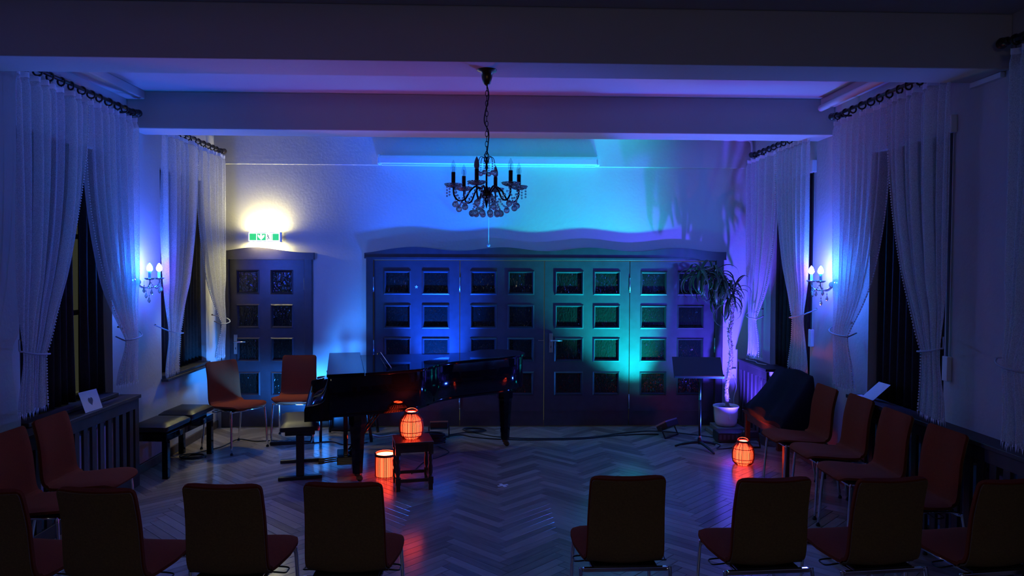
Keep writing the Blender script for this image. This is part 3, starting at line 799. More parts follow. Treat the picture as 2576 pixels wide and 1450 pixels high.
for k in range(6):
    th = math.radians(14+60*k); c, s_ = math.cos(th), math.sin(th)
    P = lambda r, z: (r*c, r*s_, z)
    am = MB(); am.tube(smoothpath([P(0.022, 0.12), P(0.06, 0.165), P(0.10, 0.14), P(0.135, 0.085), P(0.175, 0.075), P(0.203, 0.105), P(RA, 0.15)], 6), 0.0055, 7)
    a = am.build('arm', DARKMETAL, ch)
    d = MB(); prd = [(0.006, 0.0), (0.030, 0.004), (0.048, 0.012), (0.058, 0.025), (0.055, 0.027), (0.042, 0.016), (0.012, 0.010)]
    d.lathe(prd, P(RA, 0.150), 12, smooth=False); d.build('drip_dish', CRYSTAL, a)
    d = MB(); d.lathe([(0.0125, 0), (0.0125, 0.085)], P(RA, 0.162), 12, cap1=True); d.build('candle_sleeve', BRONZE, a)
    d = MB(); d.lathe(bulb_profile(0.0165, 0.075), P(RA, 0.247), 12); d.build('bulb', FROST if k in (1, 4) else BULBGLASS, a)
    if k not in (1, 4):
        f = MB(); f.tube([P(RA-0.004, 0.248), P(RA-0.005, 0.28), P(RA+0.004, 0.288), P(RA+0.003, 0.262), P(RA+0.005, 0.248)], 0.0012, 4); f.build('filament', DARKMETAL, a)
    # short strand + ball under the dish, swag to the middle
    for dth in (-0.17, 0.17):
        q = MB()
        for j in range(4): q.sphere(((RA+0.035)*math.cos(th+dth), (RA+0.035)*math.sin(th+dth), 0.158-0.018*j), 0.0065, 6, 4, smooth=False)
        q.build('bead_strand', CRYSTAL, ch)
    q = MB(); q.sphere(P(RA-0.012, 0.052), 0.0195, 10, 7, smooth=False)
    q.tube([P(RA-0.012, 0.07), P(RA-0.004, 0.148)], 0.0012, 4); q.build('crystal_ball', CRYSTAL, ch)
    th2 = math.radians(14+60*(k+1))
    q = MB()
    for j in range(15):
        u_ = j/14.0; r_ = RA-0.01-0.02*math.sin(PI*u_); a_ = th+(th2-th)*u_
        q.sphere((r_*math.cos(a_), r_*math.sin(a_), 0.145-0.095*math.sin(PI*u_)), 0.0068, 6, 4, smooth=False)
    q.build('bead_swag', CRYSTAL, ch)
    am_ = (th+th2)/2
    q = MB(); q.sphere(((RA-0.03)*math.cos(am_), (RA-0.03)*math.sin(am_), 0.030), 0.0195, 10, 7, smooth=False); q.build('crystal_ball', CRYSTAL, ch)
    # strands from the hub to the lower basket ring
    for dd in (0.0, 0.5):
        a_ = th+dd*PI/3
        q = MB()
        for j in range(8):
            u_ = j/7.0; r_ = 0.035+0.055*u_**0.7
            q.sphere((r_*math.cos(a_), r_*math.sin(a_), 0.115-0.105*u_), 0.0065, 6, 4, smooth=False)
        q.build('bead_strand', CRYSTAL, ch)
        q = MB(); q.sphere((0.092*math.cos(a_), 0.092*math.sin(a_), 0.0), 0.0195, 10, 7, smooth=False); q.build('crystal_ball', CRYSTAL, ch)
    # crown hooks on top with hanging drops
    q = MB(); q.tube(smoothpath([P(0.006, 0.305), P(0.02, 0.345), P(0.042, 0.343), P(0.052, 0.31)], 5), 0.0022, 5); hk_ = q.build('crown_hook', DARKMETAL, ch)
    q = MB()
    for j in range(3): q.sphere(P(0.052, 0.30-0.014*j), 0.0045, 6, 4, smooth=False)
    q.sphere(P(0.052, 0.248), 0.0150, 9, 6, smooth=False); q.build('crystal_drop', CRYSTAL, hk_)

# ================================================================== GRAND PIANO
PA = math.radians(11.3)
pn = thing('grand_piano', 'black polished grand piano with closed lid on tapered legs', 'piano', (-1.346, 6.259, 0), PA)
out_ctrl = [(0, 0), (0.20, 0.02), (0.42, 0.075), (0.62, 0.135), (0.78, 0.20), (0.90, 0.34), (1.00, 0.49), (1.18, 0.645), (1.42, 0.765), (1.68, 0.875), (1.86, 0.98), (1.97, 1.12), (1.985, 1.28), (1.93, 1.42), (1.80, 1.52), (1.6, 1.54)]
curve = [(p.x, p.y) for p in smoothpath([(a, b, 0) for a, b in out_ctrl], 6)]
outline = curve + [(0.0, 1.53)]
def offset(pts, d):
    n = len(pts); res = []
    for i in range(n):
        a, b, c = Vector(pts[i-1]), Vector(pts[i]), Vector(pts[(i+1) % n])
        t1 = (b-a); t2 = (c-b)
        if t1.length < 1e-6: t1 = t2
        if t2.length < 1e-6: t2 = t1
        n1 = Vector((t1.y, -t1.x)).normalized(); n2 = Vector((t2.y, -t2.x)).normalized()
        m_ = (n1+n2).normalized(); k = d/max(0.5, m_.dot(n1)); res.append((b.x+m_.x*k, b.y+m_.y*k))
    return res
rim = MB(); rim.prism([p for p in outline], 0.655, 0.972, 'z', True); rim.build('case', LACQUER, pn, bevel=0.004)
lo = offset(outline, 0.022)
lid_b = MB(); lid_b.prism([p if p[0] > 0.30 else (0.30, p[1]) for p in lo if p[0] > 0.26], 0.974, 1.0, 'z', True); lid_b.build('lid', LACQUER, pn, bevel=0.005, bseg=3)
lid_f = MB(); lid_f.prism([(-0.02, -0.022), (0.298, 0.022), (0.298, 1.552), (-0.02, 1.552)], 0.974, 1.0, 'z'); lid_f.build('front_flap', LACQUER, pn, bevel=0.005, bseg=3)
lower = offset(outline, -0.06)
lw = MB(); lw.prism([p for p in lower if p[0] > 0.0], 0.615, 0.6549, 'z', True); lw.build('bottom_frame', LACQUER, pn, bevel=0.004)
# key bed, slip and cheeks
MB().box(-0.20, 0.03, 0.02, 1.51, 0.60, 0.664).build('key_bed', LACQUER, pn, bevel=0.006)
MB().box(-0.205, -0.185, 0.06, 1.47, 0.6645, 0.70).build('key_slip', LACQUER, pn, bevel=0.004)
for w0, w1 in ((0.0, 0.055), (1.475, 1.53)):
    pr = smoothpath([(-0.205, 0.70, 0), (-0.19, 0.725, 0), (-0.12, 0.735, 0), (-0.055, 0.76, 0), (-0.022, 0.82, 0), (-0.012, 0.90, 0), (-0.003, 0.97, 0)], 5)
    pts = [(-0.003, 0.60), (-0.205, 0.60)] + [(p.x, p.y) for p in pr]
    MB().prism(pts[::-1], w0, w1, 'y', True).build('cheek', LACQUER, pn)
fb = smoothpath([(-0.15, 0.70, 0), (-0.12, 0.725, 0), (-0.06, 0.76, 0), (-0.03, 0.83, 0), (-0.012, 0.93, 0), (-0.004, 0.965, 0)], 4)
MB().prism(([(-0.004, 0.70)] + [(p.x, p.y) for p in fb])[::-1], 0.0555, 1.4745, 'y', True).build('fallboard', LACQUER, pn)
def piano_leg(u, w):
    mb = MB(); h = 0.61
    vs = []
    for z, s_ in ((0.075, 0.042), (0.10, 0.044), (0.50, 0.066), (0.52, 0.075), (h, 0.078)):
        for k in range(8):
            a = 2*PI*k/8+PI/8; vs.append((u+s_*1.08*math.cos(a), w+s_*1.08*math.sin(a), z))
    fs = [(i*8+k, i*8+(k+1) % 8, (i+1)*8+(k+1) % 8, (i+1)*8+k) for i in range(4) for k in range(8)]
    fs.append(tuple(range(8))[::-1]); fs.append(tuple(range(32, 40)))
    mb.add(vs, fs); leg = mb.build('leg', LACQUER, pn)
    c = MB(); c.lathe([(0.030, 0.052), (0.032, 0.075)], (u, w, 0), 12, cap0=True, cap1=True)
    c.box(u-0.012, u+0.035, w-0.022, w-0.014, 0.02, 0.055).box(u-0.012, u+0.035, w+0.014, w+0.022, 0.02, 0.055)
    c.M = Matrix.Translation((u+0.02, w, 0.027)) @ Matrix.Rotation(PI/2, 4, 'X')
    c.lathe([(0.004, -0.013), (0.026, -0.012), (0.0265, 0.0), (0.026, 0.012), (0.004, 0.013)], (0, 0, 0), 16)
    c.build('caster', BRASS, leg)
piano_leg(0.24, 0.24); piano_leg(0.24, 1.29); piano_leg(1.80, 1.20)
# pedal lyre
ly = MB().box(0.06, 0.22, 0.60, 0.92, 0.055, 0.13).build('pedal_box', LACQUER, pn, bevel=0.005)
for w in (0.665, 0.855):
    MB().box(0.12, 0.16, w-0.02, w+0.02, 0.13, 0.61).build('lyre_post', LACQUER, ly, bevel=0.005)
for w in (0.69, 0.76, 0.83):
    p = MB(); p.tube(smoothpath([(0.07, w, 0.075), (0.0, w, 0.070), (-0.07, w, 0.062), (-0.11, w, 0.062)], 3), [0.006]*3+[0.007]*3+[0.011]*3+[0.012], 8); p.build('pedal', BRASS, ly)
for w in (0.68, 0.84):
    p = MB(); p.tube([(0.17, w, 0.14), (0.52, w, 0.60)], 0.010, 8); p.build('brace', LACQUER, ly)
# a thin baton on the lid
bt = MB(); bt.tube([(-1.135, 7.80, 1.003), (-0.868, 6.62, 1.0045)], [0.0025, 0.004], 8)
tag(bt.build('baton', PAPER), 'thin white baton lying across the closed piano lid', 'baton')

# ------------------------------------------------------------------ benches
def pad(mbname, parent, x0, x1, y0, y1, z0, z1, m):
    mb = MB(); nx, ny = 10, 10
    def top(u, v):
        du, dv = abs(2*u-1), abs(2*v-1)
        h = z1 - (z1-z0)*0.45*(max(du, dv)**6)
        e = 0.012*(1-0.0)
        return (x0+(x1-x0)*u, y0+(y1-y0)*v, h)
    mb.grid(top, nx, ny)
    def ring(z, ins):
        pts = []
        for i in range(nx): pts.append((x0+(x1-x0)*i/nx, y0, z))
        for i in range(ny): pts.append((x1, y0+(y1-y0)*i/ny, z))
        for i in range(nx): pts.append((x1-(x1-x0)*i/nx, y1, z))
        for i in range(ny): pts.append((x0, y1-(y1-y0)*i/ny, z))
        return pts
    zz = z1-(z1-z0)*0.45
    A = ring(zz, 0); cxm, cym = (x0+x1)/2, (y0+y1)/2
    Bq = [(cxm+(p[0]-cxm)*1.02, cym+(p[1]-cym)*1.02, z0+(z1-z0)*0.25) for p in A]
    Cq = [(cxm+(p[0]-cxm)*0.985, cym+(p[1]-cym)*0.985, z0) for p in A]
    n = len(A); fs = []
    for r in range(2):
        for i in range(n): fs.append((r*n+i, (r+1)*n+i, (r+1)*n+(i+1) % n, r*n+(i+1) % n))
    fs.append(tuple(range(2*n, 3*n))); mb.add(A+Bq+Cq, fs, [True]*(2*n)+[False])
    return mb.build(mbname, m, parent)
BR = math.atan2(0.153, 0.622)     # bench runs parallel to the keyboard
bn = thing('piano_bench', 'black leather single piano bench on two posts in front of the keyboard', 'bench', (-1.755, 6.905, 0), BR)
pad('seat_pad', bn, -0.17, 0.17, -0.33, 0.33, 0.435, 0.51, LEATHER)
MB().box(-0.13, 0.13, -0.30, 0.30, 0.395, 0.434).build('seat_frame', BLACKMETAL, bn, bevel=0.006)
for y in (-0.30, 0.30):
    MB().box(-0.035, 0.035, y-0.022, y+0.022, 0.03, 0.40).build('post', BLACKMETAL, bn, bevel=0.006)
    MB().box(-0.19, 0.19, y-0.03, y+0.03, 0.0, 0.032).build('foot_bar', BLACKMETAL, bn, bevel=0.006)
MB().box(-0.015, 0.015, -0.28, 0.28, 0.20, 0.23).build('stretcher', BLACKMETAL, bn, bevel=0.004)
mb = MB(); mb.M = Matrix.Rotation(PI/2, 4, 'Y'); mb.lathe([(0.018, 0.13), (0.030, 0.135), (0.030, 0.165), (0.02, 0.17)], (-0.41, 0, 0), 14, cap1=True); mb.build('height_knob', BLACK, bn)
db = thing('duet_bench', 'long black duet piano bench with two leather pads by left wall', 'bench', (-3.00, 7.10, 0), math.radians(-4))
for y0, y1, z in ((-0.47, -0.02, 0.50), (0.02, 0.47, 0.515)):
    pad('seat_pad', db, -0.165, 0.165, y0, y1, z-0.075, z, LEATHER)
    MB().box(-0.13, 0.13, y0+0.06, y1-0.06, 0.405, z-0.0755).build('lift_frame', BLACKMETAL, db, bevel=0.004)
MB().box(-0.17, 0.17, -0.47, 0.47, 0.34, 0.404).build('apron', LACQUER, db, bevel=0.004)
for x in (-0.145, 0.145):
    for y in (-0.44, 0.44):
        MB().box(x-0.026, x+0.026, y-0.026, y+0.026, 0, 0.339).build('leg', LACQUER, db, bevel=0.004)
for y in (-0.24, 0.24):
    mb = MB(); mb.M = Matrix.Rotation(PI/2, 4, 'Y'); mb.lathe([(0.018, 0.17), (0.026, 0.172), (0.026, 0.19)], (-0.375, y, 0), 12, cap1=True); mb.build('height_knob', BLACK, db)

# ------------------------------------------------------------------ stacking chairs
def shell_profile():
    ctrl = [(0.235, 0.440, 0), (0.20, 0.463, 0), (0.10, 0.462, 0), (-0.04, 0.449, 0), (-0.14, 0.445, 0), (-0.195, 0.460, 0), (-0.222, 0.510, 0), (-0.232, 0.60, 0), (-0.243, 0.72, 0), (-0.266, 0.83, 0), (-0.285, 0.893, 0)]
    return [(p.x, p.y) for p in smoothpath(ctrl, 5)]
PROF = shell_profile()
SARC = [0.0]
for a, b in zip(PROF[:-1], PROF[1:]): SARC.append(SARC[-1]+math.hypot(b[0]-a[0], b[1]-a[1]))
STOT = SARC[-1]
def half_w(s):
    t = s/STOT
    w = 0.232 if t < 0.25 else 0.232-(0.232-0.198)*min(1, (t-0.25)/0.22) if t < 0.47 else 0.198-(0.198-0.186)*(t-0.47)/0.53
    for r, q in ((0.13, s), (0.030, STOT-s)):
        if q < r: w = w-r*0.75+0.75*math.sqrt(max(0, r*r-(r-q)**2))
    return max(w, 0.03)
def shell_pt(i, u, off, inset=0.0):
    y, z = PROF[i]; a = PROF[max(i-1, 0)]; b = PROF[min(i+1, len(PROF)-1)]
    ty, tz = b[0]-a[0], b[1]-a[1]; L = math.hypot(ty, tz); ny, nz = tz/L, -ty/L   # normal to sitter's side
    if nz < 0 and ny < 0: ny, nz = -ny, -nz
    w = half_w(SARC[i])-inset; x = (2*u-1)*w
    t = SARC[i]/STOT
    dish = 0.018*(2*u-1)**2*(1 if t > 0.45 else 0.3)
    o = off + dish
    edge = abs(2*u-1)
    return (x, y+ny*o, z+nz*o)
def shell_part(i0, i1, o0, o1, inset, roundness=True):
    mb = MB(); nu = 12
    def top(u, v):
        i = i0+int(round(v*(i1-i0)))
        e = abs(2*u-1); k = 1-0.45*e**8
        return shell_pt(i, u, o0+(o1-o0)*k, inset)
    mb.grid(top, nu, i1-i0)
    mb.grid(lambda u, v: shell_pt(i0+int(round(v*(i1-i0))), u, o0, inset), nu, i1-i0, flip=True)
    n = i1-i0
    for u in (0.0, 1.0):
        A = [shell_pt(i0+k, u, o0+(o1-o0)*0.55, inset) for k in range(n+1)]; Bq = [shell_pt(i0+k, u, o0, inset) for k in range(n+1)]
        fs = [(k, k+1, n+1+k+1, n+1+k) for k in range(n)]
        mb.add(A+Bq, fs if u == 0.0 else [f[::-1] for f in fs], True)
    for i in (i0, i1):
        A = [shell_pt(i, k/nu, o0+(o1-o0)*(1-0.45*abs(2*k/nu-1)**8), inset) for k in range(nu+1)]; Bq = [shell_pt(i, k/nu, o0, inset) for k in range(nu+1)]
        fs = [(k, k+1, nu+1+k+1, nu+1+k) for k in range(nu)]
        mb.add(A+Bq, fs if i == i1 else [f[::-1] for f in fs], True)
    return mb
ISPLIT = 27
ITOP = len(PROF)-1
def make_chair():
    t = thing('stacking_chair', '', 'chair')
    shell_part(0, ISPLIT, 0.0, 0.030, 0.0).build('seat', FABRIC, t)
    shell_part(ISPLIT, ITOP, 0.0, 0.030, 0.0).build('backrest', FABRIC, t)
    shell_part(20, ITOP-1, -0.010, -0.0008, 0.006).build('back_panel', VENEER, t)
    for s_ in (-1, 1):
        mb = MB(); mb.tube(smoothpath([(s_*0.165, 0.17, 0.424), (s_*0.195, 0.175, 0.424), (s_*0.208, 0.18, 0.405), (s_*0.222, 0.205, 0.012)], 5), 0.0105, 8)
        lg = mb.build('leg', CHROME, t); q = MB(); q.lathe([(0.015, 0.0), (0.015, 0.012), (0.011, 0.018)], (s_*0.222, 0.205, 0), 10, cap0=True); q.build('foot_cap', RUBBER, lg)
        mb = MB(); mb.tube(smoothpath([(s_*0.205, -0.20, 0.420), (s_*0.220, -0.205, 0.416), (s_*0.224, -0.212, 0.395), (s_*0.228, -0.275, 0.012)], 5), 0.0105, 8)
        lg = mb.build('leg', CHROME, t); q = MB(); q.lathe([(0.015, 0.0), (0.015, 0.012), (0.011, 0.018)], (s_*0.228, -0.275, 0), 10, cap0=True); q.build('foot_cap', RUBBER, lg)
        mb = MB(); mb.tube([(s_*0.16, 0.17, 0.424), (s_*0.16, -0.20, 0.420)], 0.009, 8); mb.build('side_rail', CHROME, t)
        mb = MB(); mb.tube(smoothpath([(s_*0.165, -0.02, 0.420), (s_*0.232, -0.02, 0.415), (s_*0.238, -0.05, 0.41), (s_*0.232, -0.085, 0.415), (s_*0.165, -0.085, 0.420)], 4), 0.004, 6); mb.build('row_link', BLACKMETAL, t)
    mb = MB(); mb.tube([(-0.166, 0.17, 0.424), (0.166, 0.17, 0.424)], 0.0105, 8); mb.build('front_bar', CHROME, t)
    mb = MB(); mb.box(-0.210, 0.210, -0.212, -0.190, 0.409, 0.431); mb.build('rear_bar', CHROME, t, bevel=0.004)
    MB().box(-0.155, 0.155, -0.20, 0.17, 0.430, 0.438).build('under_plate', BLACKMETAL, t)
    return t
chairs = [
    (-2.625, 7.748, -124, 'rust upholstered chair by left wall turned towards the piano, beside duet bench', 'chairs beside the narrow door'),
    (-2.115, 8.13, -176, 'rust upholstered chair facing us right in front of the narrow door', 'chairs beside the narrow door'),
    (-2.70, 5.04, -90, 'rust upholstered chair in front of the heart card, by left radiator cover', 'chairs along the left side'),
    (-2.69, 4.55, -91, 'rust upholstered chair at left picture edge, nearer than the heart-card chair', 'chairs along the left side'),
    (2.665, 6.215, 90, 'farthest of four rust chairs along the right side, nearest the floor lantern', 'chairs along the right side'),
    (2.70, 5.70, 90, 'second farthest of four rust chairs on right side, in front of the flyer', 'chairs along the right side'),
    (2.665, 5.12, 90, 'third farthest of four rust chairs along the right side', 'chairs along the right side'),
    (2.67, 4.55, 92, 'nearest of four rust chairs along the right side, deep in shadow', 'chairs along the right side'),
    (-2.255, 3.65, -8, 'chair seen from behind, cut off at left edge of the front row', 'front row seen from behind'),
    (-1.765, 3.65, -6, 'chair seen from behind, second from the left edge in the front row', 'front row seen from behind'),
    (-1.225, 3.70, -3, 'chair seen from behind in front of duet bench, middle of left front-row group', 'front row seen from behind'),
    (-0.672, 3.715, -2, 'chair seen from behind in front of piano bench, left of the aisle', 'front row seen from behind'),
    (0.683, 3.80, 1, 'chair seen from behind just right of the aisle', 'front row seen from behind'),
    (1.376, 3.755, 4, 'chair seen from behind in front of the floor lantern', 'front row seen from behind'),
    (1.945, 3.745, 6, 'chair seen from behind, second from the right edge in the front row', 'front row seen from behind'),
    (2.508, 3.71, 8, 'chair seen from behind, cut off at right edge of the front row', 'front row seen from behind')]
proto = make_chair()
for i, (x, y, a, lb, g) in enumerate(chairs):
    o = proto if i == 0 else copy_tree(proto)
    o.location = (x, y, 0); o.rotation_euler = (0, 0, math.radians(a)); tag(o, lb, 'chair', g)

# dark wooden armchair half hidden behind the piano
ac = thing('wooden_armchair', 'black wooden armchair half hidden between rust chair and piano', 'armchair', (-1.545, 8.235, 0), 0)
ACW = mat('black_lacquered_wood', (0.008, 0.007, 0.008), 0.25, bump=0.02)
for y in (-0.235, 0.235):
    mb = MB(); mb.tube(smoothpath([(-0.27, y, 0.0), (-0.265, y, 0.40), (-0.27, y, 0.69)], 4), [0.016]*4+[0.018]*4+[0.018], 8); mb.build('front_leg', ACW, ac)
    mb = MB(); mb.tube(smoothpath([(0.28, y, 0.0), (0.235, y, 0.42), (0.24, y, 0.65), (0.29, y, 0.92)], 4), 0.018, 8); mb.build('back_leg', ACW, ac)
    mb = MB(); mb.tube(smoothpath([(-0.30, y, 0.695), (-0.24, y, 0.706), (0.0, y, 0.705), (0.16, y, 0.72), (0.25, y, 0.735)], 4), 0.017, 8); mb.build('armrest', ACW, ac)
MB().box(-0.27, 0.25, -0.23, 0.23, 0.40, 0.45).build('seat', LEATHER, ac, bevel=0.015)
MB().box(0.255, 0.28, -0.22, 0.22, 0.62, 0.90).build('backrest', LEATHER, ac, bevel=0.01)

# ------------------------------------------------------------------ lanterns
def lantern_glow():
    m = bpy.data.materials.new('orange_paper_glow'); m.use_nodes = True
    nt = m.node_tree; n = nt.nodes; b = n['Principled BSDF']
    b.inputs['Base Color'].default_value = (0.9, 0.45, 0.2, 1); b.inputs['Roughness'].default_value = 0.8
    b.inputs['Emission Color'].default_value = (1.0, 0.055, 0.018, 1); b.inputs['Emission Strength'].default_value = 8.0
    return m
GLOW = lantern_glow()
def lantern(name, loc, prof, nst, rings, neck, label, power):
    """prof: (radius, z) of the stick wall; rings: z heights"""
    t = thing(name, label, 'lantern', loc, 0, 'glowing rattan lanterns')
    def rad(z):
        for (r0, a), (r1, b) in zip(prof[:-1], prof[1:]):
            if a <= z <= b: return r0+(r1-r0)*(z-a)/(b-a)
        return prof[-1][0]
    inner = MB(); inner.lathe([(max(0.01, r-0.010), z) for r, z in prof], (0, 0, 0), 28, cap0=True); inner.build('paper_shade', GLOW, t)
    st = MB(); z0, z1 = prof[0][1], prof[-1][1]
    for k in range(nst):
        a = 2*PI*k/nst + random.uniform(-0.02, 0.02); n_ = 9
        pts = [((rad(z0+(z1-z0)*j/n_))*math.cos(a), (rad(z0+(z1-z0)*j/n_))*math.sin(a), z0+(z1-z0)*j/n_) for j in range(n_+1)]
        st.tube(pts, random.uniform(0.0024, 0.0040), 5)
    stuff(st.build('rattan_sticks', RATTAN, t))
    for z in rings:
        mb = MB(); r = rad(z)+0.003; mb.tube([(r*math.cos(a*PI/16), r*math.sin(a*PI/16), z) for a in range(32)], 0.0032, 6, closed=True); mb.build('hoop', RATTAN, t)
    r = neck; zt_ = prof[-1][1]
    mb = MB(); mb.lathe([(r-0.006, zt_-0.008), (r+0.004, zt_-0.008), (r+0.006, zt_), (r+0.004, zt_+0.010), (r-0.006, zt_+0.010), (r-0.008, zt_), (r-0.006, zt_-0.008)], (0, 0, 0), 28); mb.build('rim', RATTAN, t)
    hp_ = [(r*math.cos(PI*k/12)*1.08, 0.035*math.sin(PI*k/12), zt_+0.002+0.030*math.sin(PI*k/12)) for k in range(13)]
    mb = MB(); mb.tube(hp_, 0.003, 6); mb.build('handle', RATTAN, t)
    return t
BARREL = [(0.070, 0.0), (0.088, 0.010), (0.100, 0.045), (0.105, 0.085), (0.103, 0.125), (0.095, 0.168), (0.080, 0.195), (0.055, 0.207), (0.052, 0.225)]
DRUM = [(0.093, 0.0), (0.096, 0.01), (0.0965, 0.10), (0.095, 0.19), (0.094, 0.20)]
lantern('barrel_lantern', (-0.665, 6.40, 0.4205), BARREL, 46, (0.028, 0.062, 0.160), 0.055, 'glowing orange barrel-shaped rattan lantern standing on the small stool', 3)
lantern('drum_lantern', (-0.930, 6.70, 0.0), DRUM, 42, (0.008, 0.192), 0.094, 'glowing orange straight-sided rattan lantern on floor beside the stool', 3)
lantern('barrel_lantern', (2.49, 7.04, 0.0), BARREL, 46, (0.028, 0.062, 0.160), 0.055, 'glowing orange barrel-shaped rattan lantern standing on the floor at right', 3)
for nm, x, y, z, pw in (('stool_lantern_lamp', -0.665, 6.40, 0.4205+0.17, 42.0), ('floor_lantern_lamp', -0.930, 6.70, 0.15, 34.0), ('right_lantern_lamp', 2.49, 7.04, 0.17, 30.0)):
    point(nm, (x, y, z), pw, (1.0, 0.10, 0.05), 0.025)

# small stool under the lantern
so = thing('small_stool', 'small brown wooden stool with turned legs carrying a glowing lantern', 'stool', (-0.655, 6.40, 0), math.radians(12))
MB().box(-0.165, 0.165, -0.165, 0.165, 0.396, 0.42).build('top', STOOLWOOD, so, bevel=0.006)
for (a, b, c, d) in ((-0.12, 0.12, -0.148, -0.130), (-0.12, 0.12, 0.130, 0.148), (-0.148, -0.130, -0.12, 0.12), (0.130, 0.148, -0.12, 0.12)):
    MB().box(a, b, c, d, 0.328, 0.3955).build('apron', STOOLWOOD, so, bevel=0.003)
    zc = 0.085
    MB().box(a, b, c, d, zc-0.014, zc+0.014).build('stretcher', STOOLWOOD, so, bevel=0.003)
for x in (-0.139, 0.139):
    for y in (-0.139, 0.139):
        mb = MB(); mb.box(x-0.022, x+0.022, y-0.022, y+0.022, 0.312, 0.3955).box(x-0.022, x+0.022, y-0.022, y+0.022, 0.055, 0.115).box(x-0.018, x+0.018, y-0.018, y+0.018, 0.0, 0.055)
        mb.lathe([(0.020, 0.115), (0.013, 0.125), (0.020, 0.15), (0.021, 0.20), (0.014, 0.235), (0.020, 0.26), (0.017, 0.285), (0.013, 0.298), (0.020, 0.312)], (x, y, 0), 12)
        mb.build('leg', STOOLWOOD, so)

# ------------------------------------------------------------------ music stand
ms = thing('music_stand', 'black orchestra music stand in front of the right door leaf', 'music stand', (2.235, 7.64, 0), math.radians(-6))
mb = MB(); mb.tube([(0, 0, 0.10), (0, 0, 0.52)], 0.0125, 10); mb.tube([(0, 0, 0.50), (0, 0, 0.80)], 0.009, 10); mb.build('pole', BLACKMETAL, ms)
mb = MB(); mb.lathe([(0.020, 0.055), (0.022, 0.10), (0.017, 0.125)], (0, 0, 0), 12, cap0=True); mb.build('base_hub', BLACKMETAL, ms)
mb = MB(); mb.lathe([(0.0165, 0.125), (0.0165, 0.14)], (0, 0, 0), 12); mb.build('collar', STEELM, ms)
for a in (165, -65, 40):
    th = math.radians(a); c, s_ = math.cos(th), math.sin(th)
    mb = MB(); mb.tube(smoothpath([(0.012*c, 0.012*s_, 0.075), (0.09*c, 0.09*s_, 0.06), (0.19*c, 0.19*s_, 0.035), (0.255*c, 0.255*s_, 0.010)], 4), [0.017]*4+[0.015]*4+[0.012]*4+[0.008], 8); mb.build('foot', BLACKMETAL, ms)
dk = MB(); dk.M = Matrix.Translation((-0.03, 0, 0.86)) @ Matrix.Rotation(math.radians(-42), 4, 'X')
dk.box(-0.255, 0.255, -0.006, 0.0, -0.125, 0.135).box(-0.255, 0.255, -0.045, 0.0, -0.135, -0.125).box(-0.255, 0.255, -0.048, -0.042, -0.135, -0.112)
dk.build('desk', BLACKMETAL, ms, bevel=0.003)

# ------------------------------------------------------------------ potted yucca
pl = thing('potted_yucca', 'tall yucca plant with shaggy trunk in white pot by right back corner', 'plant', (2.735, 8.32, 0.102))
mb = MB(); mb.lathe([(0.085, 0.0), (0.110, 0.008), (0.126, 0.05), (0.134, 0.14), (0.136, 0.205), (0.145, 0.212), (0.147, 0.228), (0.138, 0.232), (0.128, 0.222), (0.124, 0.19)], (0, 0, 0), 32, cap0=True); mb.build('pot', POT, pl)
MB().prism([(0.012*math.cos(a*PI/6)*(1 if math.sin(a*PI/6) > 0 else 0.75), 0.12+0.035*math.sin(a*PI/6)) for a in range(12)], -0.142, -0.130, 'y').build('water_gauge', WHITE, pl)
mb = MB(); mb.lathe([(0.0005, 0.205), (0.06, 0.208), (0.126, 0.198)], (0, 0, 0), 20); mb.build('soil', SOIL, pl)
tpath = smoothpath([(0.02, 0, 0.20), (0.005, 0, 0.42), (0.035, 0, 0.62), (0.05, 0, 0.85), (0.03, 0, 1.06), (0.055, 0, 1.22), (0.05, 0, 1.42), (0.0, 0, 1.58), (-0.04, 0, 1.72)], 6)
mb = MB(); mb.tube(tpath, [0.023-0.006*i/(len(tpath)-1) + 0.004*math.sin(i*1.9) for i in range(len(tpath))], 12); tk = mb.build('trunk', TRUNK, pl)
b2 = smoothpath([(-0.03, 0, 1.62), (-0.08, -0.02, 1.76), (-0.16, -0.04, 1.81), (-0.26, -0.05, 1.785), (-0.32, -0.05, 1.77)], 5)
mb = MB(); mb.tube(b2, [0.018]*10+[0.014]*(len(b2)-10), 10); mb.build('branch', TRUNK, pl)
fl_ = MB(); rr = random.Random(5)
for path, cnt in ((tpath, 420), (b2, 110)):
    for k in range(cnt):
        u_ = rr.random()*(len(path)-1.01); i_ = int(u_); p = path[i_].lerp(path[i_+1], u_-i_); a = rr.random()*2*PI
        d_ = Vector((math.cos(a), math.sin(a), 0)); b_ = p+d_*0.016; tip = p+d_*rr.uniform(0.026, 0.040)+Vector((rr.uniform(-0.012, 0.012), 0, rr.uniform(-0.02, 0.03)))
        sdv = Vector((-d_.y, d_.x, 0))*0.008
        fl_.add([b_-sdv, b_+sdv, tip+Vector((0, 0, 0.004)), b_+Vector((0, 0, 0.010))], [(0, 1, 2), (1, 3, 2), (3, 0, 2)])
stuff(fl_.build('leaf_scars', TRUNK, tk))
def leaf_mesh(L, droop, w, nm):
    mb = MB(); n = 9; vs = []; fs = []
    x = z = 0.0; ang = 0.75
    for i in range(n+1):
        t_ = i/n; ww = w*(0.45+1.1*t_ if t_ < 0.4 else 0.89*(1-((t_-0.4)/0.6)**1.7))+0.0012
        vs += [(x, -ww, z+ww*0.35), (x, 0, z), (x, ww, z+ww*0.35), (x, 0, z-0.0025)]
        ang -= droop/n*(0.35+1.3*t_); x += L/n*math.cos(ang); z += L/n*math.sin(ang)
    for i in range(n):
        a = 4*i; b = a+4
        fs += [(a, b, b+1, a+1), (a+1, b+1, b+2, a+2), (a+3, b+3, b, a), (a+2, b+2, b+3, a+3)]
    mb.add(vs, fs, True); me = mb.mesh(nm); me.materials.append(LEAFM); return me
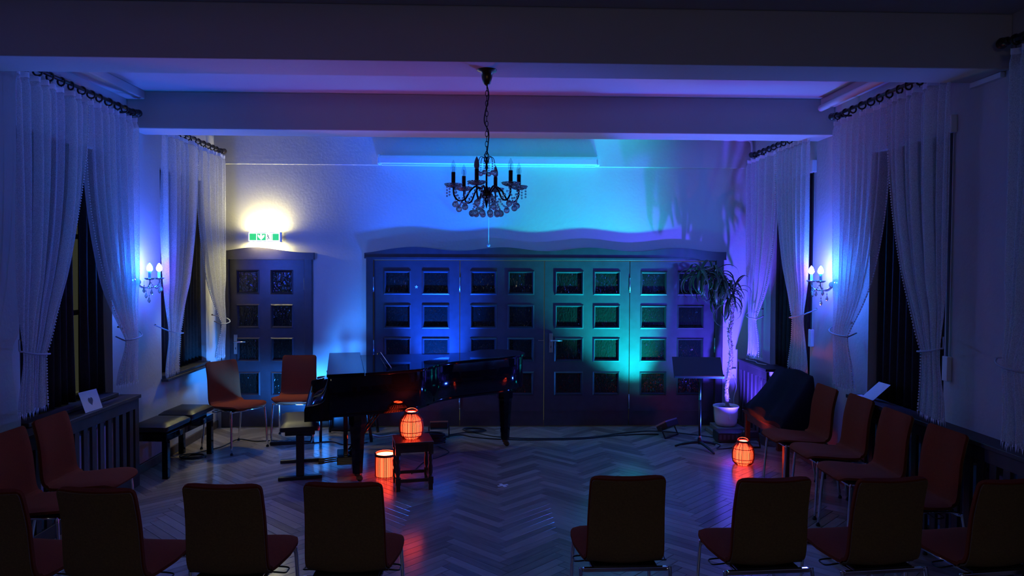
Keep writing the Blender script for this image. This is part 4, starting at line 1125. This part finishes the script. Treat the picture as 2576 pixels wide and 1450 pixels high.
LM = [leaf_mesh(0.40, 1.6, 0.022, 'leaf'), leaf_mesh(0.48, 2.6, 0.024, 'leaf'), leaf_mesh(0.48, 3.1, 0.025, 'leaf'), leaf_mesh(0.38, 2.2, 0.021, 'leaf')]
heads = [((-0.32, -0.05, 1.76), 20, (1, 2, 2)), ((-0.17, -0.04, 1.72), 26, (1, 2, 2)), ((-0.06, -0.02, 1.66), 22, (2, 1, 2)), ((0.05, 0.0, 1.58), 22, (0, 1, 3, 1)), ((0.02, 0.0, 1.45), 12, (2, 1))]
for (hx, hy, hz), cnt, kinds in heads:
    for k in range(cnt):
        o = bpy.data.objects.new('leaf', LM[rr.choice(kinds)]); COL.objects.link(o); o.parent = pl
        o.location = (hx+rr.uniform(-0.03, 0.03), hy+rr.uniform(-0.02, 0.02), hz+rr.uniform(-0.06, 0.05))
        o.rotation_euler = (rr.uniform(-0.3, 0.3), rr.uniform(-0.35, 1.15), 2*PI*k/cnt+rr.uniform(-0.25, 0.25))
        s_ = rr.uniform(0.72, 1.08)*(1.0-0.42*max(0.0, math.cos(o.rotation_euler[2]))*(1 if hx > -0.1 else 0.4)); o.scale = (s_, s_, s_)
for i, (x0, x1, y0, y1, z0, z1, lb) in enumerate(((2.56, 2.93, 8.14, 8.52, 0.0, 0.05, 'lower weathered board under the white plant pot'), (2.60, 2.91, 8.17, 8.49, 0.051, 0.10, 'upper weathered board under the white plant pot'))):
    tag(MB().box(x0, x1, y0, y1, z0, z1).build('wooden_board', CARDBOARD, bevel=0.006), lb, 'board', 'boards under the plant pot')

# ------------------------------------------------------------------ radiator covers with separate slats
def cover(side, y0, y1, xf, ztop, label, end_far=True):
    xw = XL if side == 'L' else XR
    t = thing('radiator_cover', label, 'radiator cover', (xw, (y0+y1)/2, 0), 0, 'slatted radiator covers')
    s_ = 1 if side == 'L' else -1; dx = abs(xf-xw); h = (y1-y0)/2
    def bx(a, b): return tuple(sorted((s_*a, s_*b)))
    a, b = bx(0.0, dx+0.015); MB().box(a, b, -h-0.015, h+0.015, ztop-0.03, ztop).build('top_board', COVERWOOD, t, bevel=0.004)
    a, b = bx(dx-0.03, dx)
    MB().box(a, b, -h, h, ztop-0.115, ztop-0.0305).build('top_rail', COVERWOOD, t, bevel=0.003)
    MB().box(a, b, -h, h, 0.0, 0.10).build('bottom_rail', COVERWOOD, t, bevel=0.003)
    for y in (-h, h-0.07): MB().box(a, b, y, y+0.07, 0.1005, ztop-0.1155).build('post', COVERWOOD, t, bevel=0.003)
    sl = MB().box(-0.011, 0.011, -0.03, 0.03, 0.1005, ztop-0.1155).mesh('slat'); sl.materials.append(COVERWOOD)
    n = int((2*h-0.14)/0.115); xm = (a+b)/2
    for i in range(n):
        o = link('slat', sl, t, bevel=0.003); o.location = (xm, -h+0.07+(2*h-0.14)*(i+0.5)/n, 0)
    c, d = bx(0.002, dx-0.031)
    for y in ((h-0.025,) if end_far else ()): MB().box(c, d, y, y+0.025, 0.0, ztop-0.031).build('end_panel', COVERWOOD, t)
    q, r = bx(0.004, 0.05)
    rd = MB()
    for k in range(int((2*h-0.2)/0.10)):
        yy = -h+0.1+k*0.10; rd.box(q, r, yy, yy+0.08, 0.15, ztop-0.20)
    rd.build('radiator', WHITEMETAL, t, bevel=0.008)
    return t
cover('L', 3.60, 6.46, -3.03, 0.795, 'dark slatted radiator cover along left wall carrying the heart card')
cover('R', 7.72, 8.58, 2.97, 0.835, 'dark slatted radiator cover beside the potted plant')
cover('R', 3.20, 6.02, 3.01, 0.865, 'long dark slatted radiator cover behind the right side chairs')
tag(MB().box(XL+0.001, XL+0.07, 7.28, 8.46, 0.775, 0.800).build('window_shelf', SILL, bevel=0.005), 'dark window ledge on left wall above the duet bench', 'window ledge')

# ------------------------------------------------------------------ covered instrument on a low table
ct = thing('low_table', 'low dark table under the black cloth by the right wall', 'table', (2.88, 6.98, 0))
MB().box(-0.20, 0.20, -0.47, 0.62, 0.40, 0.435).build('top', STOOLWOOD, ct, bevel=0.005)
MB().box(-0.185, -0.165, -0.48, 0.58, 0.33, 0.3995).build('apron', COVERWOOD, ct)
for x in (-0.17, 0.17):
    for y in (-0.43, 0.57): MB().box(x-0.025, x+0.025, y-0.025, y+0.025, 0, 0.3995).build('leg', STOOLWOOD, ct, bevel=0.004)
def cl(u, v):
    # u from front (towards room) to wall, v along the wall
    y = -0.46+1.02*v
    xs_ = [-0.235, -0.245, -0.22, -0.11, 0.0, 0.05, 0.075]
    zs_ = [0.445, 0.49, 0.545, 0.68, 0.85, 0.93, 0.935]
    f_ = u*6; i_ = min(5, int(f_)); q = f_-i_; q = q*q*(3-2*q) if 0 < i_ < 5 else q
    x = xs_[i_]+(xs_[i_+1]-xs_[i_])*q; z = zs_[i_]+(zs_[i_+1]-zs_[i_])*q
    e = min(v, 1-v)
    k = min(1.0, e/0.07); k = math.sqrt(max(0.0, 1-(1-k)**2))
    far = max(0.0, (v-0.72)/0.28)
    z = 0.440+(z-0.440)*(0.04+0.96*k)*(1-0.42*far*far)
    z += 0.016*math.sin(9*v+5*u)*math.sin(PI*v) + 0.01*math.sin(21*v-7*u)*math.sin(PI*v)*math.sin(PI*u)
    x += 0.014*math.sin(15*v+3*u)*(1-u)
    return (x, y, z)
mb = MB(); mb.grid(cl, 36, 60); nb = 37
mb.prism([(-0.20, -0.42), (0.07, -0.42), (0.07, 0.52), (-0.20, 0.52)], 0.4365, 0.4395)
co = mb.build('covered_instrument', CLOTH); co.location = (2.88, 6.96, 0)
tag(co, 'bulky instrument under a black cloth by right wall behind the side chairs', 'covered instrument')

# ------------------------------------------------------------------ papers
def sheet(name, corners, label, cat, th=0.0015):
    a, b, c, d = [Vector(p) for p in corners]; n = (b-a).cross(d-a).normalized()*th
    mb = MB(); mb.add([a, b, c, d, a-n, b-n, c-n, d-n], [(0, 1, 2, 3), (7, 6, 5, 4), (0, 4, 5, 1), (1, 5, 6, 2), (2, 6, 7, 3), (3, 7, 4, 0)])
    o = mb.build(name, PAPER); tag(o, label, cat); return o
A_, B_, C_, D_ = Vector((-3.045, 5.64, 0.7965)), Vector((-3.030, 5.86, 0.7965)), Vector((-3.115, 5.93, 0.935)), Vector((-3.130, 5.70, 0.940))
cd = sheet('heart_card', (A_, B_, C_, D_), 'white card with a grey heart standing on the left radiator cover', 'card')
hp = []
ux, uz = (B_-A_), (D_-A_); nn = ux.cross(uz).normalized()
for k in range(24):
    t_ = 2*PI*k/24; hx = 16*math.sin(t_)**3/16.0; hz = (13*math.cos(t_)-5*math.cos(2*t_)-2*math.cos(3*t_)-math.cos(4*t_))/16.0
    hp.append(A_+ux*(0.50+0.13*hx)+uz*(0.48+0.22*hz)+nn*0.0008)
mb = MB(); mb.add(hp, [tuple(range(24))]); hh = mb.build('heart_print', INK, cd)
sheet('flyer', ((3.065, 5.90, 0.867), (3.060, 5.72, 0.867), (3.12, 5.575, 1.015), (3.125, 5.755, 1.012)), 'white flyer leaning on right window above the side chairs', 'flyer')
sheet('paper_sheet', ((3.035, 5.98, 0.8665), (3.035, 5.88, 0.8665), (3.11, 5.90, 0.8665), (3.11, 5.99, 0.8665)), 'small white paper lying flat beside the leaning flyer', 'paper')
# tape cross on the floor
tm = thing('tape_mark', 'small white tape cross stuck on the parquet in the aisle', 'tape', (0.135, 6.39, 0.0))
for a in (0.5, 0.5+PI/2):
    mb = MB(); mb.M = Matrix.Rotation(a, 4, 'Z'); mb.box(-0.05, 0.05, -0.014, 0.014, 0.0003, 0.0012 if a < 1 else 0.0018); mb.build('tape_strip', PAPER, tm)

# ------------------------------------------------------------------ floodlights and cabling on the floor
LENS = mat('flood_lens', (0.25, 0.25, 0.27), 0.15, bump=0.1, bscale=90)
def flood(name, pos, aim, size, label, zfloor=0.0):
    """flat LED flood: body behind the lens, two bracket arms and a floor foot"""
    d = (Vector(aim)-Vector(pos)).normalized()
    t = thing(name, label, 'floodlight', (pos[0], pos[1], 0))
    q = d.to_track_quat('Z', 'Y').to_matrix().to_4x4(); M_ = Matrix.Translation((0, 0, pos[2])) @ q
    w, h = size
    mb = MB(); mb.M = M_; mb.box(-w/2, w/2, -h/2, h/2, -0.085, -0.022); b = mb.build('body', BLACK, t, bevel=0.006)
    mb = MB(); mb.M = M_; mb.box(-w/2+0.01, w/2-0.01, -h/2+0.01, h/2-0.01, -0.0215, -0.018); mb.build('lens', LENS, t)
    mb = MB(); mb.M = M_
    for (a, b_, c, e) in ((-w/2, w/2, -h/2, -h/2+0.009), (-w/2, w/2, h/2-0.009, h/2), (-w/2, -w/2+0.009, -h/2+0.009, h/2-0.009), (w/2-0.009, w/2, -h/2+0.009, h/2-0.009)): mb.box(a, b_, c, e, -0.0215, -0.006)
    mb.build('front_frame', STEELM, t)
    pv = M_ @ Vector((0, 0, -0.055))
    ax = (M_.to_3x3() @ Vector((1, 0, 0))); ax.z = 0; ax.normalize()
    for s_ in (-1, 1):
        p = Vector((pv.x, pv.y, pv.z))+ax*s_*(w/2+0.012)
        side_ = Vector((-ax.y, ax.x, 0))
        mb = MB(); mb.tube([p, p+Vector((0, 0, -0.02)), Vector((p.x, p.y, 0.009))+side_*0.05], 0.008, 6); mb.build('bracket_arm', BLACKMETAL, t)
    p0 = Vector((pv.x, pv.y, 0.009))+Vector((-ax.y, ax.x, 0))*0.05
    mb = MB(); mb.tube([p0-ax*(w/2+0.015), p0+ax*(w/2+0.015)], 0.009, 6); mb.build('floor_bar', BLACKMETAL, t)
    return t
flood('led_floodlight', BLUE_POS, BLUE_AIM, (0.20, 0.13), 'black floodlight throwing blue light, on floor behind the stool lantern')
flood('led_floodlight', TEAL_POS, TEAL_AIM, (0.26, 0.14), 'black floodlight throwing teal light, tilted beside the music stand')
flood('led_floodlight', VIOLET_POS, VIOLET_AIM, (0.16, 0.11), 'small black floodlight behind the right floor lantern throwing violet light')
flood('led_floodlight', SKY_POS, SKY_AIM, (0.14, 0.10), 'small black floodlight throwing pale blue light under the chair by the door')
def cable(pts, label, r=0.006, m=RUBBER, name='power_cable', n=6):
    mb = MB(); mb.tube([(p.x, p.y, max(r, p.z)) for p in smoothpath([(a, b, (c[0] if c else r)) for a, b, *c in pts], n)], r, 6)
    return tag(mb.build(name, m), label, 'cable', 'cables on the floor')
cable([(-0.45, 8.22), (-0.30, 8.30), (-0.118, 8.16), (0.321, 8.05), (0.988, 8.07), (1.45, 8.24), (1.85, 8.30), (1.95, 8.28)], 'long black cable along the big door between blue and teal floodlights', 0.007)
cable([(-0.44, 8.30), (-0.2, 8.42), (0.1, 8.20), (0.5, 8.11), (1.1, 8.15), (1.6, 8.38), (2.0, 8.45), (2.45, 8.20), (2.60, 8.06)], 'second black cable running behind the first along the big door', 0.006)
def coil(cx_, cy_, r, turns, label, rise=0.010, rr_=0.007):
    pts = []
    for k in range(turns*14):
        a = 2*PI*k/14; q = r*(1+0.10*math.sin(k*0.7)); pts.append((cx_+q*math.cos(a), cy_+q*0.8*math.sin(a), rr_+rise*k/14))
    mb = MB(); mb.tube(pts, rr_, 6); tag(mb.build('cable_coil', RUBBER), label, 'cable', 'cables on the floor')
coil(-0.15, 8.50, 0.13, 2, 'loose loop of black cable on floor under the piano tail')
coil(-0.58, 7.93, 0.115, 6, 'thick coil of black cable in front of the blue floodlight', 0.017, 0.010)
cable([(-0.99, 8.42), (-0.88, 8.34), (-0.98, 8.22), (-1.05, 8.30), (-1.2, 8.22), (-1.35, 8.35)], 'white cable squiggling on floor behind the stool', 0.008, CABLEWHITE)
cable([(-0.53, 7.78), (-0.40, 7.55), (-0.48, 7.35), (-0.62, 7.15), (-0.70, 6.75)], 'thin black cable from coil towards the stool', 0.005)
cable([(-3.02, 7.30), (-2.95, 7.56), (-2.80, 7.80), (-2.74, 8.12), (-2.53, 8.03), (-2.34, 8.06), (-2.20, 8.02)], 'black cable from duet bench to the pale blue floodlight', 0.006)
cable([(-2.20, 7.98), (-1.95, 7.93), (-1.70, 8.00), (-1.52, 7.86), (-1.30, 7.95)], 'black cable from pale blue floodlight towards the piano', 0.006)
coil(-2.93, 7.36, 0.12, 2, 'tangled black cable on floor under the duet bench')
cable([(2.35, 8.00), (2.50, 7.80), (2.42, 7.62), (2.62, 7.68), (2.70, 7.86)], 'black cable looping beside the music stand', 0.006)
ps = thing('power_strip', 'black power strip on floor under the chair by the narrow door', 'power strip', (-2.17, 7.90, 0), 0.2)
MB().box(-0.15, 0.15, -0.03, 0.03, 0, 0.04).build('body', BLACK, ps, bevel=0.005)
for k in range(4):
    mb = MB(); mb.lathe([(0.019, 0.0401), (0.019, 0.043), (0.016, 0.043), (0.015, 0.0405)], (-0.10+0.06*k, 0, 0), 14); mb.build('outlet', SPEAKERGREY, ps)
gb = thing('equipment_box', 'low black equipment box on floor in front of the white plant pot', 'box', (2.66, 7.98, 0))
MB().box(-0.15, 0.15, -0.10, 0.10, 0.012, 0.115).build('case', BLACK, gb, bevel=0.008)
for x in (-0.12, 0.12):
    for y in (-0.07, 0.07): mb = MB(); mb.lathe([(0.014, 0), (0.014, 0.012)], (x, y, 0), 10, cap0=True); mb.build('foot', RUBBER, gb)
for k in range(6): MB().box(-0.135+0.045*k, -0.11+0.045*k, -0.1025, -0.0998, 0.04, 0.09).build('vent', SPEAKERGREY, gb)
ab = thing('black_amplifier', 'black amplifier box on floor under the keyboard end of the piano', 'amplifier', (-1.62, 8.625, 0))
MB().box(-0.22, 0.22, -0.10, 0.10, 0.01, 0.29).build('cabinet', SPEAKERGREY, ab, bevel=0.01)
MB().box(-0.20, 0.20, -0.104, -0.1005, 0.03, 0.22).build('grille', BLACK, ab)
for k in range(5): mb = MB(); mb.M = Matrix.Translation((-0.15+0.07*k, -0.10, 0.255)) @ Matrix.Rotation(PI/2, 4, 'X'); mb.lathe([(0.012, 0), (0.010, 0.014), (0.0005, 0.015)], (0, 0, 0), 10); mb.build('knob', STEELM, ab)
cable([(3.05, 8.52, 0.842), (3.00, 8.42, 0.85), (3.06, 8.30, 0.842), (3.02, 8.12, 0.845), (3.08, 8.0, 0.842)], 'white cable lying on the radiator cover beside the plant', 0.006, CABLEWHITE)
ad = thing('power_adapter', 'small white power plug on floor behind the right floor lantern', 'adapter', (2.60, 7.40, 0), 0.5)
MB().box(-0.05, 0.05, -0.03, 0.03, 0, 0.045).build('body', WHITE, ad, bevel=0.006)
mb = MB(); mb.tube([(0.05, 0, 0.02), (0.09, 0.01, 0.012), (0.15, 0.03, 0.006)], 0.005, 6); mb.build('cord', CABLEWHITE, ad)
